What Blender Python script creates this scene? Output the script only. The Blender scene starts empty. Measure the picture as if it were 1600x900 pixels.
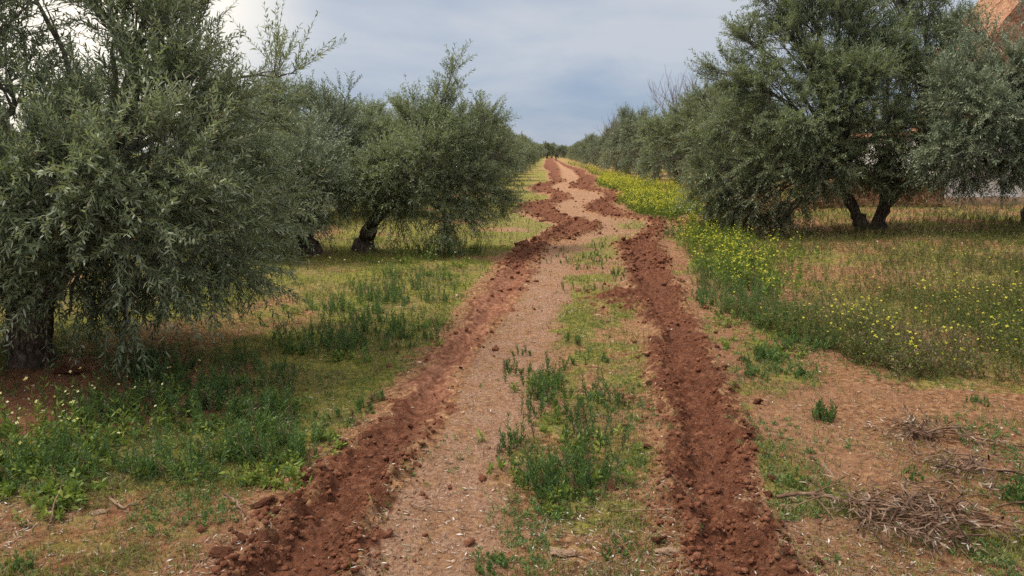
import bpy, math
import numpy as np
from mathutils import Vector

# ------------------------------------------------------------------ camera, sky, sun, exposure
SC = bpy.context.scene
COL = SC.collection
F, CX, CY, CAMH = 1160.0, 800.0, 450.0, 1.6
PITCH = math.atan(211.0 / F)
cam = bpy.data.cameras.new("camera")
cam_ob = bpy.data.objects.new("camera", cam)
COL.objects.link(cam_ob)
cam.sensor_width = 36.0
cam.lens = 36.0 * F / 1600.0
cam.clip_start = 0.05
cam.clip_end = 20000.0
cam_ob.location = (0, 0, CAMH)
cam_ob.rotation_euler = (math.pi / 2 - PITCH, 0, 0)
SC.camera = cam_ob

SUN_EL, SUN_AZ = math.radians(57), math.radians(-84)      # azimuth from +Y towards +X
world = bpy.data.worlds.new("World")
SC.world = world
world.use_nodes = True
wt = world.node_tree
for n in list(wt.nodes):
    wt.nodes.remove(n)


def wn(t, **k):
    n = wt.nodes.new(t)
    for a, b in k.items():
        setattr(n, a, b)
    return n


sky = wn("ShaderNodeTexSky", sky_type='NISHITA', sun_disc=False)
sky.sun_elevation = SUN_EL
sky.sun_rotation = SUN_AZ
sky.air_density, sky.dust_density, sky.ozone_density = 1.0, 1.2, 1.5
geo = wn("ShaderNodeTexCoord")
sep = wn("ShaderNodeSeparateXYZ")
wt.links.new(geo.outputs["Generated"], sep.inputs[0])
# flat cloud layer: direction divided by its height
zc = wn("ShaderNodeMath", operation='ADD'); zc.inputs[1].default_value = 0.30
wt.links.new(sep.outputs[2], zc.inputs[0])
zm = wn("ShaderNodeMath", operation='MAXIMUM'); zm.inputs[1].default_value = 0.1
wt.links.new(zc.outputs[0], zm.inputs[0])
dx = wn("ShaderNodeMath", operation='DIVIDE'); dy = wn("ShaderNodeMath", operation='DIVIDE')
wt.links.new(sep.outputs[0], dx.inputs[0]); wt.links.new(zm.outputs[0], dx.inputs[1])
wt.links.new(sep.outputs[1], dy.inputs[0]); wt.links.new(zm.outputs[0], dy.inputs[1])
cmb = wn("ShaderNodeCombineXYZ")
wt.links.new(dx.outputs[0], cmb.inputs[0]); wt.links.new(dy.outputs[0], cmb.inputs[1])
mp = wn("ShaderNodeMapping"); mp.inputs["Scale"].default_value = (1.5, 1.7, 1.0)
mp.inputs["Location"].default_value = (3.1, 1.7, 0.0)
wt.links.new(cmb.outputs[0], mp.inputs[0])
cn = wn("ShaderNodeTexNoise"); cn.inputs["Scale"].default_value = 0.85
cn.inputs["Detail"].default_value = 7.0; cn.inputs["Roughness"].default_value = 0.52
cn.inputs["Distortion"].default_value = 0.35
wt.links.new(mp.outputs[0], cn.inputs["Vector"])
cr = wn("ShaderNodeValToRGB")
cr.color_ramp.elements[0].position = 0.38; cr.color_ramp.elements[0].color = (0, 0, 0, 1)
cr.color_ramp.elements[1].position = 0.62; cr.color_ramp.elements[1].color = (1, 1, 1, 1)
wt.links.new(cn.outputs[0], cr.inputs[0])
# veil of high cloud: pale with elevation, slate blue near the horizon
el = wn("ShaderNodeValToRGB")
e = el.color_ramp.elements
e[0].position = 0.0; e[0].color = (2.6, 3.35, 4.5, 1)
e[1].position = 0.75; e[1].color = (10.5, 11.0, 12.0, 1)
el.color_ramp.elements.new(0.26).color = (3.2, 3.7, 4.55, 1)
el.color_ramp.elements.new(0.10).color = (2.45, 3.15, 4.35, 1)
wt.links.new(sep.outputs[2], el.inputs[0])
lit = wn("ShaderNodeValToRGB")
e = lit.color_ramp.elements
e[0].position = 0.0; e[0].color = (3.7, 4.1, 4.9, 1)
e[1].position = 0.75; e[1].color = (13.0, 12.8, 12.6, 1)
lit.color_ramp.elements.new(0.26).color = (5.2, 5.3, 5.5, 1)
wt.links.new(sep.outputs[2], lit.inputs[0])
mix1 = wn("ShaderNodeMix", data_type='RGBA')
wt.links.new(cr.outputs[0], mix1.inputs[0])
wt.links.new(el.outputs[0], mix1.inputs[6]); wt.links.new(lit.outputs[0], mix1.inputs[7])
# glow of the sun behind the veil
sd = wn("ShaderNodeVectorMath", operation='DOT_PRODUCT')
GAZ = math.radians(-34)
gd = (math.sin(GAZ) * math.cos(math.radians(13)), math.cos(GAZ) * math.cos(math.radians(13)), math.sin(math.radians(13)))
sd.inputs[1].default_value = gd
wt.links.new(geo.outputs["Generated"], sd.inputs[0])
gr = wn("ShaderNodeMapRange"); gr.interpolation_type = 'SMOOTHSTEP'
gr.inputs[1].default_value = 0.925; gr.inputs[2].default_value = 1.0
gr.inputs[3].default_value = 0.0; gr.inputs[4].default_value = 1.0
wt.links.new(sd.outputs["Value"], gr.inputs[0])
mix2 = wn("ShaderNodeMix", data_type='RGBA')
mix2.inputs[7].default_value = (11.0, 10.0, 8.4, 1)
wt.links.new(gr.outputs[0], mix2.inputs[0]); wt.links.new(mix1.outputs[2], mix2.inputs[6])
mix3 = wn("ShaderNodeMix", data_type='RGBA')
mix3.inputs[0].default_value = 0.86
wt.links.new(sky.outputs[0], mix3.inputs[6]); wt.links.new(mix2.outputs[2], mix3.inputs[7])
bg = wn("ShaderNodeBackground"); bg.inputs[1].default_value = 0.061
wo = wn("ShaderNodeOutputWorld")
wt.links.new(mix3.outputs[2], bg.inputs[0]); wt.links.new(bg.outputs[0], wo.inputs[0])

sun = bpy.data.lights.new("sun", 'SUN')
sun.energy = 2.0
sun.angle = math.radians(13)
sun.color = (1.0, 0.95, 0.87)
sun_ob = bpy.data.objects.new("sun", sun)
COL.objects.link(sun_ob)
sdir = Vector((math.sin(SUN_AZ) * math.cos(SUN_EL), math.cos(SUN_AZ) * math.cos(SUN_EL), math.sin(SUN_EL)))
sun_ob.rotation_euler = sdir.to_track_quat('Z', 'Y').to_euler()
sun_ob.location = sdir * 40

SC.view_settings.view_transform = 'Standard'
SC.view_settings.look = 'None'
SC.view_settings.exposure = 1.1
SC.view_settings.gamma = 1.0
SC.view_settings.use_curve_mapping = False
SC.render.engine = 'CYCLES'
SC.cycles.use_denoising = False
SC.cycles.max_bounces = 5
SC.cycles.diffuse_bounces = 3
SC.cycles.glossy_bounces = 2
SC.cycles.transmission_bounces = 3
SC.cycles.sample_clamp_indirect = 4.0

# ------------------------------------------------------------------ helpers
cp, sp_ = math.cos(PITCH), math.sin(PITCH)


def P(px, py, Y):
    """world point seen at photo pixel (px, py) at distance Y along the road"""
    u, v = (px - CX) / F, (CY - py) / F
    d = np.array([u, cp + v * sp_, -sp_ + v * cp])
    t = Y / d[1]
    return np.array([0, 0, CAMH]) + d * t


def ground_xy(px, py):
    px = np.asarray(px, float); py = np.asarray(py, float)
    u, v = (px - CX) / F, (CY - py) / F
    t = CAMH / -(-sp_ + v * cp)
    return u * t, (cp + v * sp_) * t


def to_px(x, y):
    f = y * cp + CAMH * sp_
    return CX + F * x / f, CY - F * (y * sp_ - CAMH * cp) / f


def _hash(ix, iy, seed):
    ix = ix.astype(np.int64); iy = iy.astype(np.int64)
    h = (ix * 374761393 + iy * 668265263 + seed * 974634777) & 0xFFFFFFFF
    h = ((h ^ (h >> 13)) * 1274126177) & 0xFFFFFFFF
    h = (h ^ (h >> 16)) & 0xFFFFFFFF
    return h / 4294967295.0


def vnoise(x, y, seed=0):
    x = np.asarray(x, float); y = np.asarray(y, float)
    ix, iy = np.floor(x), np.floor(y)
    fx, fy = x - ix, y - iy
    fx = fx * fx * (3 - 2 * fx); fy = fy * fy * (3 - 2 * fy)
    a = _hash(ix, iy, seed); b = _hash(ix + 1, iy, seed)
    c = _hash(ix, iy + 1, seed); d = _hash(ix + 1, iy + 1, seed)
    return (a * (1 - fx) + b * fx) * (1 - fy) + (c * (1 - fx) + d * fx) * fy


def fbm(x, y, seed=0, octv=4, rough=0.5):
    s = 0; a = 1; t = 0
    for i in range(octv):
        s = s + a * vnoise(x * 2 ** i + 17.3 * i, y * 2 ** i - 9.1 * i, seed + i)
        t += a; a *= rough
    return s / t


def sst(a, b, x):
    t = np.clip((x - a) / (b - a), 0, 1)
    return t * t * (3 - 2 * t)


def norm(v):
    return v / np.maximum(np.linalg.norm(v, axis=-1, keepdims=True), 1e-9)


def mesh_np(name, V, Fa, mat=None, attrs=None, smooth=False):
    """V (n,3); Fa: array (m,k) or list of such arrays"""
    if not isinstance(Fa, (list, tuple)):
        Fa = [Fa]
    Fa = [np.asarray(f, np.int32) for f in Fa if len(f)]
    me = bpy.data.meshes.new(name)
    V = np.asarray(V, np.float32)
    me.vertices.add(len(V))
    me.vertices.foreach_set("co", V.ravel())
    loops = np.concatenate([f.ravel() for f in Fa])
    tot = np.concatenate([np.full(len(f), f.shape[1], np.int32) for f in Fa])
    start = np.concatenate([[0], np.cumsum(tot)[:-1]]).astype(np.int32)
    me.loops.add(len(loops))
    me.loops.foreach_set("vertex_index", loops)
    me.polygons.add(len(tot))
    me.polygons.foreach_set("loop_start", start)
    me.polygons.foreach_set("loop_total", tot)
    if smooth:
        me.polygons.foreach_set("use_smooth", np.ones(len(tot), bool))
    for k, a in (attrs or {}).items():
        at = me.attributes.new(k, 'FLOAT', 'POINT')
        at.data.foreach_set("value", np.asarray(a, np.float32))
    me.update(calc_edges=True)
    if mat:
        me.materials.append(mat)
    return me


def link(name, me, parent=None, loc=None):
    o = bpy.data.objects.new(name, me)
    COL.objects.link(o)
    if parent is not None:
        o.parent = parent
    if loc is not None:
        o.location = loc
    return o


def tag(o, label, cat, group=None, kind=None):
    o["label"] = label
    o["category"] = cat
    if group:
        o["group"] = group
    if kind:
        o["kind"] = kind
    return o


def empty(name, loc, label, cat, group=None):
    o = bpy.data.objects.new(name, None)
    o.empty_display_size = 0.2
    COL.objects.link(o)
    o.location = tuple(float(q) for q in loc)
    return tag(o, label, cat, group)


# ------------------------------------------------------------------ materials
class NT:
    def __init__(self, name):
        self.m = bpy.data.materials.new(name)
        self.m.use_nodes = True
        self.t = self.m.node_tree
        for n in list(self.t.nodes):
            self.t.nodes.remove(n)
        self.out = self.n("ShaderNodeOutputMaterial")

    def n(self, t, **k):
        n = self.t.nodes.new(t)
        for a, b in k.items():
            setattr(n, a, b)
        return n

    def l(self, a, b):
        self.t.links.new(a, b)

    def attr(self, name):
        n = self.n("ShaderNodeAttribute"); n.attribute_name = name
        return n.outputs["Fac"]

    def noise(self, scale, detail=4, rough=0.55, vec=None, dist=0.0):
        n = self.n("ShaderNodeTexNoise")
        n.inputs["Scale"].default_value = scale
        n.inputs["Detail"].default_value = detail
        n.inputs["Roughness"].default_value = rough
        n.inputs["Distortion"].default_value = dist
        if vec is None:
            if not hasattr(self, "_tc"):
                self._tc = self.n("ShaderNodeTexCoord").outputs["Object"]
            vec = self._tc
        self.l(vec, n.inputs["Vector"])
        return n.outputs[0]

    def ramp(self, fac, stops):
        n = self.n("ShaderNodeValToRGB")
        e = n.color_ramp.elements
        e[0].position, e[0].color = stops[0][0], (*stops[0][1], 1)
        e[1].position, e[1].color = stops[-1][0], (*stops[-1][1], 1)
        for p, c in stops[1:-1]:
            e.new(p).color = (*c, 1)
        self.l(fac, n.inputs[0])
        return n.outputs[0]

    def rng(self, fac, a, b, c=0.0, d=1.0):
        n = self.n("ShaderNodeMapRange"); n.interpolation_type = 'SMOOTHSTEP'
        for i, q in enumerate((a, b, c, d)):
            n.inputs[i + 1].default_value = q
        self.l(fac, n.inputs[0])
        return n.outputs[0]

    def mix(self, fac, a, b, mode='MIX'):
        n = self.n("ShaderNodeMix", data_type='RGBA', blend_type=mode)
        for i, q in ((0, fac), (6, a), (7, b)):
            if isinstance(q, (int, float)):
                n.inputs[i].default_value = q
            elif isinstance(q, tuple):
                n.inputs[i].default_value = (*q, 1)
            else:
                self.l(q, n.inputs[i])
        return n.outputs[2]

    def math(self, op, a, b):
        n = self.n("ShaderNodeMath", operation=op)
        for i, q in enumerate((a, b)):
            if isinstance(q, (int, float)):
                n.inputs[i].default_value = q
            else:
                self.l(q, n.inputs[i])
        return n.outputs[0]

    def bump(self, h, dist, strength=1.0):
        n = self.n("ShaderNodeBump")
        n.inputs["Distance"].default_value = dist
        n.inputs["Strength"].default_value = strength
        self.l(h, n.inputs["Height"])
        return n.outputs[0]

    def bsdf(self, col, rough=0.9, normal=None, spec=0.2):
        n = self.n("ShaderNodeBsdfPrincipled")
        if isinstance(col, tuple):
            n.inputs["Base Color"].default_value = (*col, 1)
        else:
            self.l(col, n.inputs["Base Color"])
        n.inputs["Roughness"].default_value = rough
        n.inputs["Specular IOR Level"].default_value = spec
        if normal is not None:
            self.l(normal, n.inputs["Normal"])
        return n.outputs[0]

    def done(self, sh):
        self.l(sh, self.out.inputs[0])
        return self.m


def leaf_material(name, top_stops, under, trans, tw=0.22, rough=0.5, spec=0.35):
    """two-sided leaf: dark upper face, pale felted lower face, a little light through it"""
    t = NT(name)
    r = t.attr("rnd")
    top = t.ramp(r, top_stops)
    back = t.n("ShaderNodeNewGeometry").outputs["Backfacing"]
    bfac = t.math('MULTIPLY', back, 0.85)
    und = t.mix(0.35, under, top)
    col = t.mix(bfac, top, und)
    dry = t.attr("dry")
    col = t.mix(dry, col, t.ramp(r, [(0, (0.10, 0.065, 0.035)), (0.6, (0.20, 0.14, 0.08)), (1, (0.27, 0.21, 0.14))]))
    s = t.bsdf(col, rough, spec=spec)
    tr = t.n("ShaderNodeBsdfTranslucent")
    t.l(t.mix(dry, trans, (0.16, 0.09, 0.04)), tr.inputs[0])
    m = t.n("ShaderNodeMixShader"); m.inputs[0].default_value = tw
    t.l(s, m.inputs[1]); t.l(tr.outputs[0], m.inputs[2])
    return t.done(m.outputs[0])


M = {}
M['olive'] = leaf_material("olive_leaf", [(0, (0.028, 0.050, 0.024)), (0.4, (0.100, 0.132, 0.062)), (0.75, (0.23, 0.265, 0.14)), (1, (0.38, 0.38, 0.22))],
                           (0.42, 0.46, 0.33), (0.26, 0.30, 0.09), 0.3, 0.45, 0.35)
M['olive_silver'] = leaf_material("silver_olive_leaf", [(0, (0.07, 0.105, 0.055)), (0.5, (0.165, 0.21, 0.11)), (1, (0.33, 0.36, 0.21))],
                                  (0.46, 0.48, 0.38), (0.15, 0.18, 0.07))
M['weed'] = leaf_material("weed_leaf", [(0, (0.025, 0.052, 0.020)), (0.5, (0.062, 0.115, 0.032)), (1, (0.15, 0.205, 0.05))],
                          (0.07, 0.12, 0.045), (0.12, 0.22, 0.03), 0.3, 0.55, 0.25)
M['grass'] = leaf_material("grass_blade", [(0, (0.065, 0.12, 0.018)), (0.45, (0.16, 0.19, 0.028)), (0.8, (0.28, 0.25, 0.05)), (1, (0.38, 0.29, 0.10))],
                           (0.15, 0.16, 0.045), (0.20, 0.24, 0.03), 0.25, 0.6, 0.2)
M['field'] = leaf_material("field_leaf", [(0, (0.028, 0.050, 0.012)), (0.4, (0.080, 0.115, 0.023)), (0.7, (0.16, 0.155, 0.04)), (1, (0.22, 0.12, 0.06))],
                           (0.12, 0.13, 0.045), (0.17, 0.20, 0.03), 0.25, 0.6, 0.2)
M['mustard_leaf'] = leaf_material("mustard_leaf", [(0, (0.06, 0.11, 0.02)), (1, (0.24, 0.27, 0.045))],
                                  (0.11, 0.16, 0.05), (0.2, 0.28, 0.03), 0.3, 0.55, 0.2)


def flower_material(name, c0, c1):
    t = NT(name)
    col = t.ramp(t.attr("rnd"), [(0, c0), (1, c1)])
    s = t.bsdf(col, 0.6, spec=0.2)
    tr = t.n("ShaderNodeBsdfTranslucent"); t.l(col, tr.inputs[0])
    m = t.n("ShaderNodeMixShader"); m.inputs[0].default_value = 0.35
    t.l(s, m.inputs[1]); t.l(tr.outputs[0], m.inputs[2])
    return t.done(m.outputs[0])


M['yellow'] = flower_material("yellow_petal", (0.52, 0.47, 0.02), (0.76, 0.70, 0.07))
M['pale_flower'] = flower_material("pale_petal", (0.72, 0.60, 0.16), (0.80, 0.76, 0.42))


def bark_material():
    t = NT("olive_bark")
    tc = t.n("ShaderNodeTexCoord").outputs["Object"]
    mpn = t.n("ShaderNodeMapping"); mpn.inputs["Scale"].default_value = (1, 1, 0.35)
    t.l(tc, mpn.inputs[0])
    n1 = t.noise(26, 6, 0.65, mpn.outputs[0], 0.8)
    n2 = t.noise(5, 3, 0.5, tc)
    col = t.ramp(n1, [(0.36, (0.028, 0.018, 0.013)), (0.5, (0.100, 0.066, 0.046)), (0.64, (0.22, 0.165, 0.125))])
    col = t.mix(t.rng(n2, 0.5, 0.7, 0, 0.5), col, (0.06, 0.055, 0.035))
    return t.done(t.bsdf(col, 0.95, t.bump(n1, 0.03), 0.15))


def twig_material():
    t = NT("olive_twig")
    n = t.noise(9, 3)
    col = t.ramp(n, [(0.35, (0.085, 0.075, 0.055)), (0.65, (0.20, 0.18, 0.14))])
    return t.done(t.bsdf(col, 0.85, None, 0.2))


def dead_wood_material():
    t = NT("dead_wood")
    n = t.noise(14, 4)
    col = t.ramp(n, [(0.38, (0.065, 0.033, 0.020)), (0.5, (0.135, 0.076, 0.046)), (0.64, (0.25, 0.165, 0.11))])
    return t.done(t.bsdf(col, 0.9, t.bump(n, 0.004), 0.15))


M['bark'] = bark_material()
M['twig'] = twig_material()
M['dead'] = dead_wood_material()


def dry_leaf_material():
    t = NT("dry_leaf")
    col = t.ramp(t.attr("rnd"), [(0, (0.09, 0.05, 0.03)), (0.5, (0.20, 0.13, 0.085)), (0.8, (0.33, 0.26, 0.20)), (1, (0.52, 0.47, 0.41))])
    return t.done(t.bsdf(col, 0.75, None, 0.2))


M['dry_leaf'] = dry_leaf_material()


def soil_colors(t):
    """shared soil node set, returns (fresh, dry) colours and fine height"""
    nA = t.noise(1.3, 4, 0.6)
    nB = t.noise(22, 6, 0.7)
    nC = t.noise(95, 4, 0.7)
    fresh = t.ramp(nB, [(0.36, (0.10, 0.033, 0.017)), (0.5, (0.19, 0.068, 0.034)), (0.64, (0.30, 0.128, 0.068))])
    fresh = t.mix(t.rng(nA, 0.4, 0.65, 0, 0.45), fresh, (0.17, 0.070, 0.038))
    fresh = t.mix(t.rng(t.noise(38, 5, 0.7), 0.54, 0.66, 0, 0.4), fresh, (0.32, 0.16, 0.10))
    dry = t.ramp(nB, [(0.38, (0.15, 0.066, 0.030)), (0.5, (0.36, 0.172, 0.076)), (0.62, (0.54, 0.32, 0.165))])
    dry = t.mix(t.rng(nA, 0.42, 0.62, 0, 0.55), dry, (0.38, 0.20, 0.105))
    return fresh, dry, nA, nB, nC


def ground_material():
    t = NT("ground_soil")
    fresh, dry, nA, nB, nC = soil_colors(t)
    path = t.attr("path"); green = t.attr("green"); rut = t.attr("rut"); red = t.attr("red")
    nD = t.noise(6.5, 5, 0.65)
    nE = t.noise(48, 5, 0.7)
    # compacted pale lane
    pale = t.ramp(nE, [(0.36, (0.25, 0.132, 0.080)), (0.5, (0.40, 0.222, 0.136)), (0.64, (0.53, 0.34, 0.225))])
    pale = t.mix(t.rng(t.noise(4.5, 6, 0.75), 0.45, 0.62, 0, 0.7), pale, dry)
    col = t.mix(path, dry, pale)
    col = t.mix(t.math('MULTIPLY', red, 0.6), col, (0.27, 0.105, 0.055))
    # low moss and grass felt
    gf = t.math('ADD', t.math('MULTIPLY', nD, 0.9), t.math('MULTIPLY', nE, 0.45))
    gf = t.math('ADD', gf, t.math('MULTIPLY', green, 1.0))
    gfac = t.rng(gf, 0.98, 1.32)
    nF = t.noise(11, 7, 0.78)
    moss = t.ramp(nF, [(0.32, (0.055, 0.082, 0.016)), (0.45, (0.165, 0.198, 0.028)), (0.55, (0.285, 0.278, 0.045)), (0.68, (0.36, 0.29, 0.085))])
    moss = t.mix(t.rng(nA, 0.4, 0.62, 0, 0.6), moss, t.ramp(nF, [(0.32, (0.13, 0.085, 0.035)), (0.5, (0.27, 0.19, 0.07)), (0.66, (0.42, 0.31, 0.14))]))
    col = t.mix(t.math('MULTIPLY', gfac, 0.85), col, moss)
    col = t.mix(rut, col, fresh)
    # straw flecks and crumbs
    col = t.mix(t.math('MULTIPLY', t.rng(t.noise(31, 6, 0.75), 0.51, 0.60), t.math('SUBTRACT', 0.7, t.math('MULTIPLY', path, 0.4))), col, t.mix(0.5, col, (0.05, 0.032, 0.018)))
    vo = t.n("ShaderNodeTexVoronoi"); vo.inputs["Scale"].default_value = 48
    t.l(t._tc, vo.inputs["Vector"])
    fleck = t.rng(vo.outputs["Distance"], 0.10, 0.22, 1, 0)
    pick = t.n("ShaderNodeSeparateColor"); t.l(vo.outputs["Color"], pick.inputs[0])
    fl = t.math('MULTIPLY', fleck, t.rng(pick.outputs[0], 0.72, 0.76))
    col = t.mix(t.math('MULTIPLY', fl, 0.7), col, t.mix(pick.outputs[1], (0.10, 0.05, 0.03), (0.55, 0.42, 0.31)))
    h = t.math('ADD', t.math('MULTIPLY', nB, 0.6), t.math('ADD', t.math('MULTIPLY', nC, 0.3), t.math('MULTIPLY', fl, 0.35)))
    tr = t.attr("tread")
    h = t.math('MULTIPLY', h, t.math('SUBTRACT', 1.0, t.math('MULTIPLY', tr, 0.82)))
    col = t.mix(t.math('MULTIPLY', tr, 0.45), col, t.mix(t.rng(nB, .4, .6), (0.17, 0.075, 0.042), (0.33, 0.17, 0.105)))
    return t.done(t.bsdf(col, 0.95, t.bump(h, 0.09), 0.1))


def fresh_soil_material():
    t = NT("turned_soil")
    fresh, dry, nA, nB, nC = soil_colors(t)
    h = t.math('ADD', t.math('MULTIPLY', nB, 0.7), t.math('MULTIPLY', nC, 0.3))
    return t.done(t.bsdf(fresh, 0.92, t.bump(h, 0.04), 0.12))


M['ground'] = ground_material()
M['soil'] = fresh_soil_material()


def stone_material():
    t = NT("pale_stone")
    n = t.noise(18, 5, 0.65)
    col = t.ramp(n, [(0.3, (0.27, 0.155, 0.09)), (0.55, (0.42, 0.27, 0.17)), (0.75, (0.52, 0.39, 0.27))])
    return t.done(t.bsdf(col, 0.9, t.bump(n, 0.01), 0.15))


M['stone'] = stone_material()

# ------------------------------------------------------------------ wheel ruts (photo rows -> metres on the ground)
L_ROWS = [(900, 335, 560), (850, 385, 590), (800, 440, 612), (750, 482, 642), (700, 530, 680), (650, 585, 706), (600, 635, 726),
          (550, 676, 748), (500, 716, 790), (450, 755, 826), (420, 778, 838), (400, 795, 850), (380, 820, 856), (370, 845, 905), (360, 858, 941),
          (352, 874, 938), (346, 850, 915), (340, 832, 884), (330, 804, 866), (324, 808, 868), (319, 822, 872), (312, 858, 892), (306, 862, 892),
          (300, 832, 873), (294, 824, 860), (289, 836, 866), (284, 862, 886), (280, 858, 877), (274, 856, 877), (268, 858, 876),
          (262, 848, 874), (257, 850, 872), (252, 852, 867), (246, 854, 864)]
R_ROWS = [(900, 1060, 1250), (850, 1058, 1222), (800, 1045, 1202), (750, 1040, 1190), (700, 1042, 1180), (650, 1030, 1162), (600, 1024, 1132),
          (550, 1024, 1110), (500, 1008, 1090), (450, 985, 1062), (415, 974, 1044), (396, 970, 1037), (386, 958, 1034), (371, 992, 1032),
          (356, 1013, 1039), (347, 1008, 1037), (342, 962, 1000), (338, 936, 986), (332, 914, 978), (326, 910, 960), (320, 914, 956),
          (314, 936, 974), (308, 944, 972), (302, 936, 964), (296, 892, 936), (290, 888, 926), (284, 900, 938), (278, 904, 936),
          (272, 898, 918), (266, 893, 914), (260, 880, 894), (254, 872, 880), (248, 864, 869)]


def rows_to_world(rows):
    r = np.array(rows, float)
    xl, Y = ground_xy(r[:, 1], r[:, 0])
    xr, _ = ground_xy(r[:, 2], r[:, 0])
    # straight on behind the camera
    s = -8 - Y[0]
    xl = np.concatenate([[xl[0] + s * 0.0], xl]); xr = np.concatenate([[xr[0] + s * 0.0], xr])
    Y = np.concatenate([[-8], Y])
    return Y, xl, xr


LY, LXL, LXR = rows_to_world(L_ROWS)
RY, RXL, RXR = rows_to_world(R_ROWS)
Y_END = min(LY[-1], RY[-1])


def rut_sd(x, y):
    """signed distance (m, + inside) to the left and right rut"""
    e1 = (fbm(x * 2.3, y * 2.3, 5, 3) - 0.5) * 0.16 + (vnoise(x * 11, y * 11, 9) - 0.5) * 0.07
    sl = np.minimum(x - np.interp(y, LY, LXL), np.interp(y, LY, LXR) - x) + e1
    sr = np.minimum(x - np.interp(y, RY, RXL), np.interp(y, RY, RXR) - x) + e1
    # side patch of scraped earth left of the right rut
    px, py = to_px(x, np.maximum(y, 0.5))
    patch = 1 - np.sqrt(((px - 975) / 62) ** 2 + ((py - 470) / 17) ** 2)
    sr = np.maximum(sr, patch * 0.16 - 0.02 + e1)
    fz = sst(9, 15, y)
    sl = sl - 0.12 - .01 * fz; sr = sr - 0.085 - .05 * fz
    sr = np.maximum(sr, (1 - np.sqrt(((px - 1083) / 26) ** 2 + ((py - 350) / 7) ** 2)) * .3 - .05 + e1)
    far = y > LY[-1]
    sl = np.where(far, -1.0, sl); sr = np.where(y > RY[-1], -1.0, sr)
    return sl, sr


def base_height(x, y):
    z = (fbm(x * 0.35, y * 0.35, 21, 3) - 0.5) * 0.10
    z = z * sst(1.0, 3.0, np.abs(x - 0.06 * y - 0.1))
    z = z + 0.22 * sst(3.0, 9.0, x - 0.05 * y) * sst(2.0, 9.0, y) * (1 - sst(60, 150, y))
    z = z + 0.05 * sst(1.2, 4.0, -(x - 0.03 * y)) * (1 - sst(60, 150, y))
    return z


def tread_zone(sl, x, y):
    return sst(-0.11, -0.04, sl) * sst(3.0, 4.0, y) * (1 - sst(8.5, 12, y)) * sst(.2, .45, vnoise(x * 1.3, y * .9, 45) + .12)


def height(x, y):
    x = np.asarray(x, float); y = np.asarray(y, float)
    z = base_height(x, y)
    sl, sr = rut_sd(x, y)
    sdm = np.maximum(sl, sr)
    ins = sst(-0.02, 0.10, sdm)
    far = sst(9, 16, y)
    berm = np.exp(-((sdm + 0.03) / (0.085 + 0.03 * far)) ** 2) * (1 - .7 * (sl > sr) * sst(3.4, 4.6, y) * (1 - sst(9, 12, y)))
    lump = fbm(x * 9, y * 9, 31, 3)
    lump2 = vnoise(x * 5, y * 4, 37)
    z = z - ins * (0.034 + 0.0 * far) + berm * (0.012 + 0.14 * np.clip(lump - 0.42, 0, 1) + 0.035 * lump2 * (0.35 + .6 * far))
    # lug prints, mainly in the left rut
    c = 0.5 * (np.interp(y, LY, LXL) + np.interp(y, LY, LXR))
    ph = (y + 0.22 * np.abs(x - c) + 0.05 * vnoise(x * 3, y * 3, 41)) / 0.125
    saw = ph - np.floor(ph)
    lug = np.where(saw < 0.25, saw / 0.25, ((1 - saw) / 0.75) ** 1.3)
    okl = tread_zone(sl, x, y)
    z = z + okl * (lug - 0.5) * 0.058 * (0.55 + 0.7 * vnoise(x * 1.5, y * 1.2, 43))
    c2 = 0.5 * (np.interp(y, RY, RXL) + np.interp(y, RY, RXR))
    ph = (y + 0.2 * np.abs(x - c2) + 0.05 * vnoise(x * 4, y * 4, 44)) / 0.15
    saw = ph - np.floor(ph)
    lug = np.where(saw < 0.25, saw / 0.25, ((1 - saw) / 0.75) ** 1.3)
    z = z + sst(-0.04, 0.06, sr) * (lug - 0.5) * 0.026 * vnoise(x * 2, y * 2, 46)
    # crumbled earth
    crumb = fbm(x * 17, y * 17, 51, 3, 0.6)
    near = sst(-0.14, 0.02, sdm)
    bil = 1 - np.abs(2 * fbm(x * 12, y * 12, 53, 2) - 1)
    bil2 = 1 - np.abs(2 * vnoise(x * 33, y * 33, 57) - 1)
    near = near * (1 - .85 * okl)
    z = z + near * ((crumb - 0.5) * (0.04 + 0.05 * sst(-0.05, 0.08, sr) + 0.055 * far) + (bil2 - 0.5) * 0.016)
    rim = np.exp(-((sdm + 0.0) / 0.13) ** 2)
    rim = rim * (1 - .75 * (sl > sr) * sst(3.4, 4.6, y) * (1 - sst(9, 12, y)))
    z = z + rim * np.clip(bil - 0.62, 0, 1) * (0.10 + 0.05 * far) * sst(0.42, 0.6, vnoise(x * 2.5, y * 2.5, 59) + 0.1)
    # small roughness everywhere
    z = z + (1 - near) * ((fbm(x * 7, y * 7, 61, 3) - 0.5) * 0.03 + (fbm(x * 28, y * 28, 63, 2) - 0.5) * 0.018)
    return z


# field edge (right) in photo pixels of the flat ground
FIELD_PX = np.array([960, 1040, 1078, 1100, 1130, 1200, 1300, 1420, 1600, 2200], float)
FIELD_PY = np.array([262, 330, 420, 478, 502, 525, 565, 608, 618, 640], float)


def field_mask(px, py):
    """>0 (pixels above the edge) where the weedy field on the right starts"""
    return np.interp(px, FIELD_PX, FIELD_PY) - py


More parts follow.
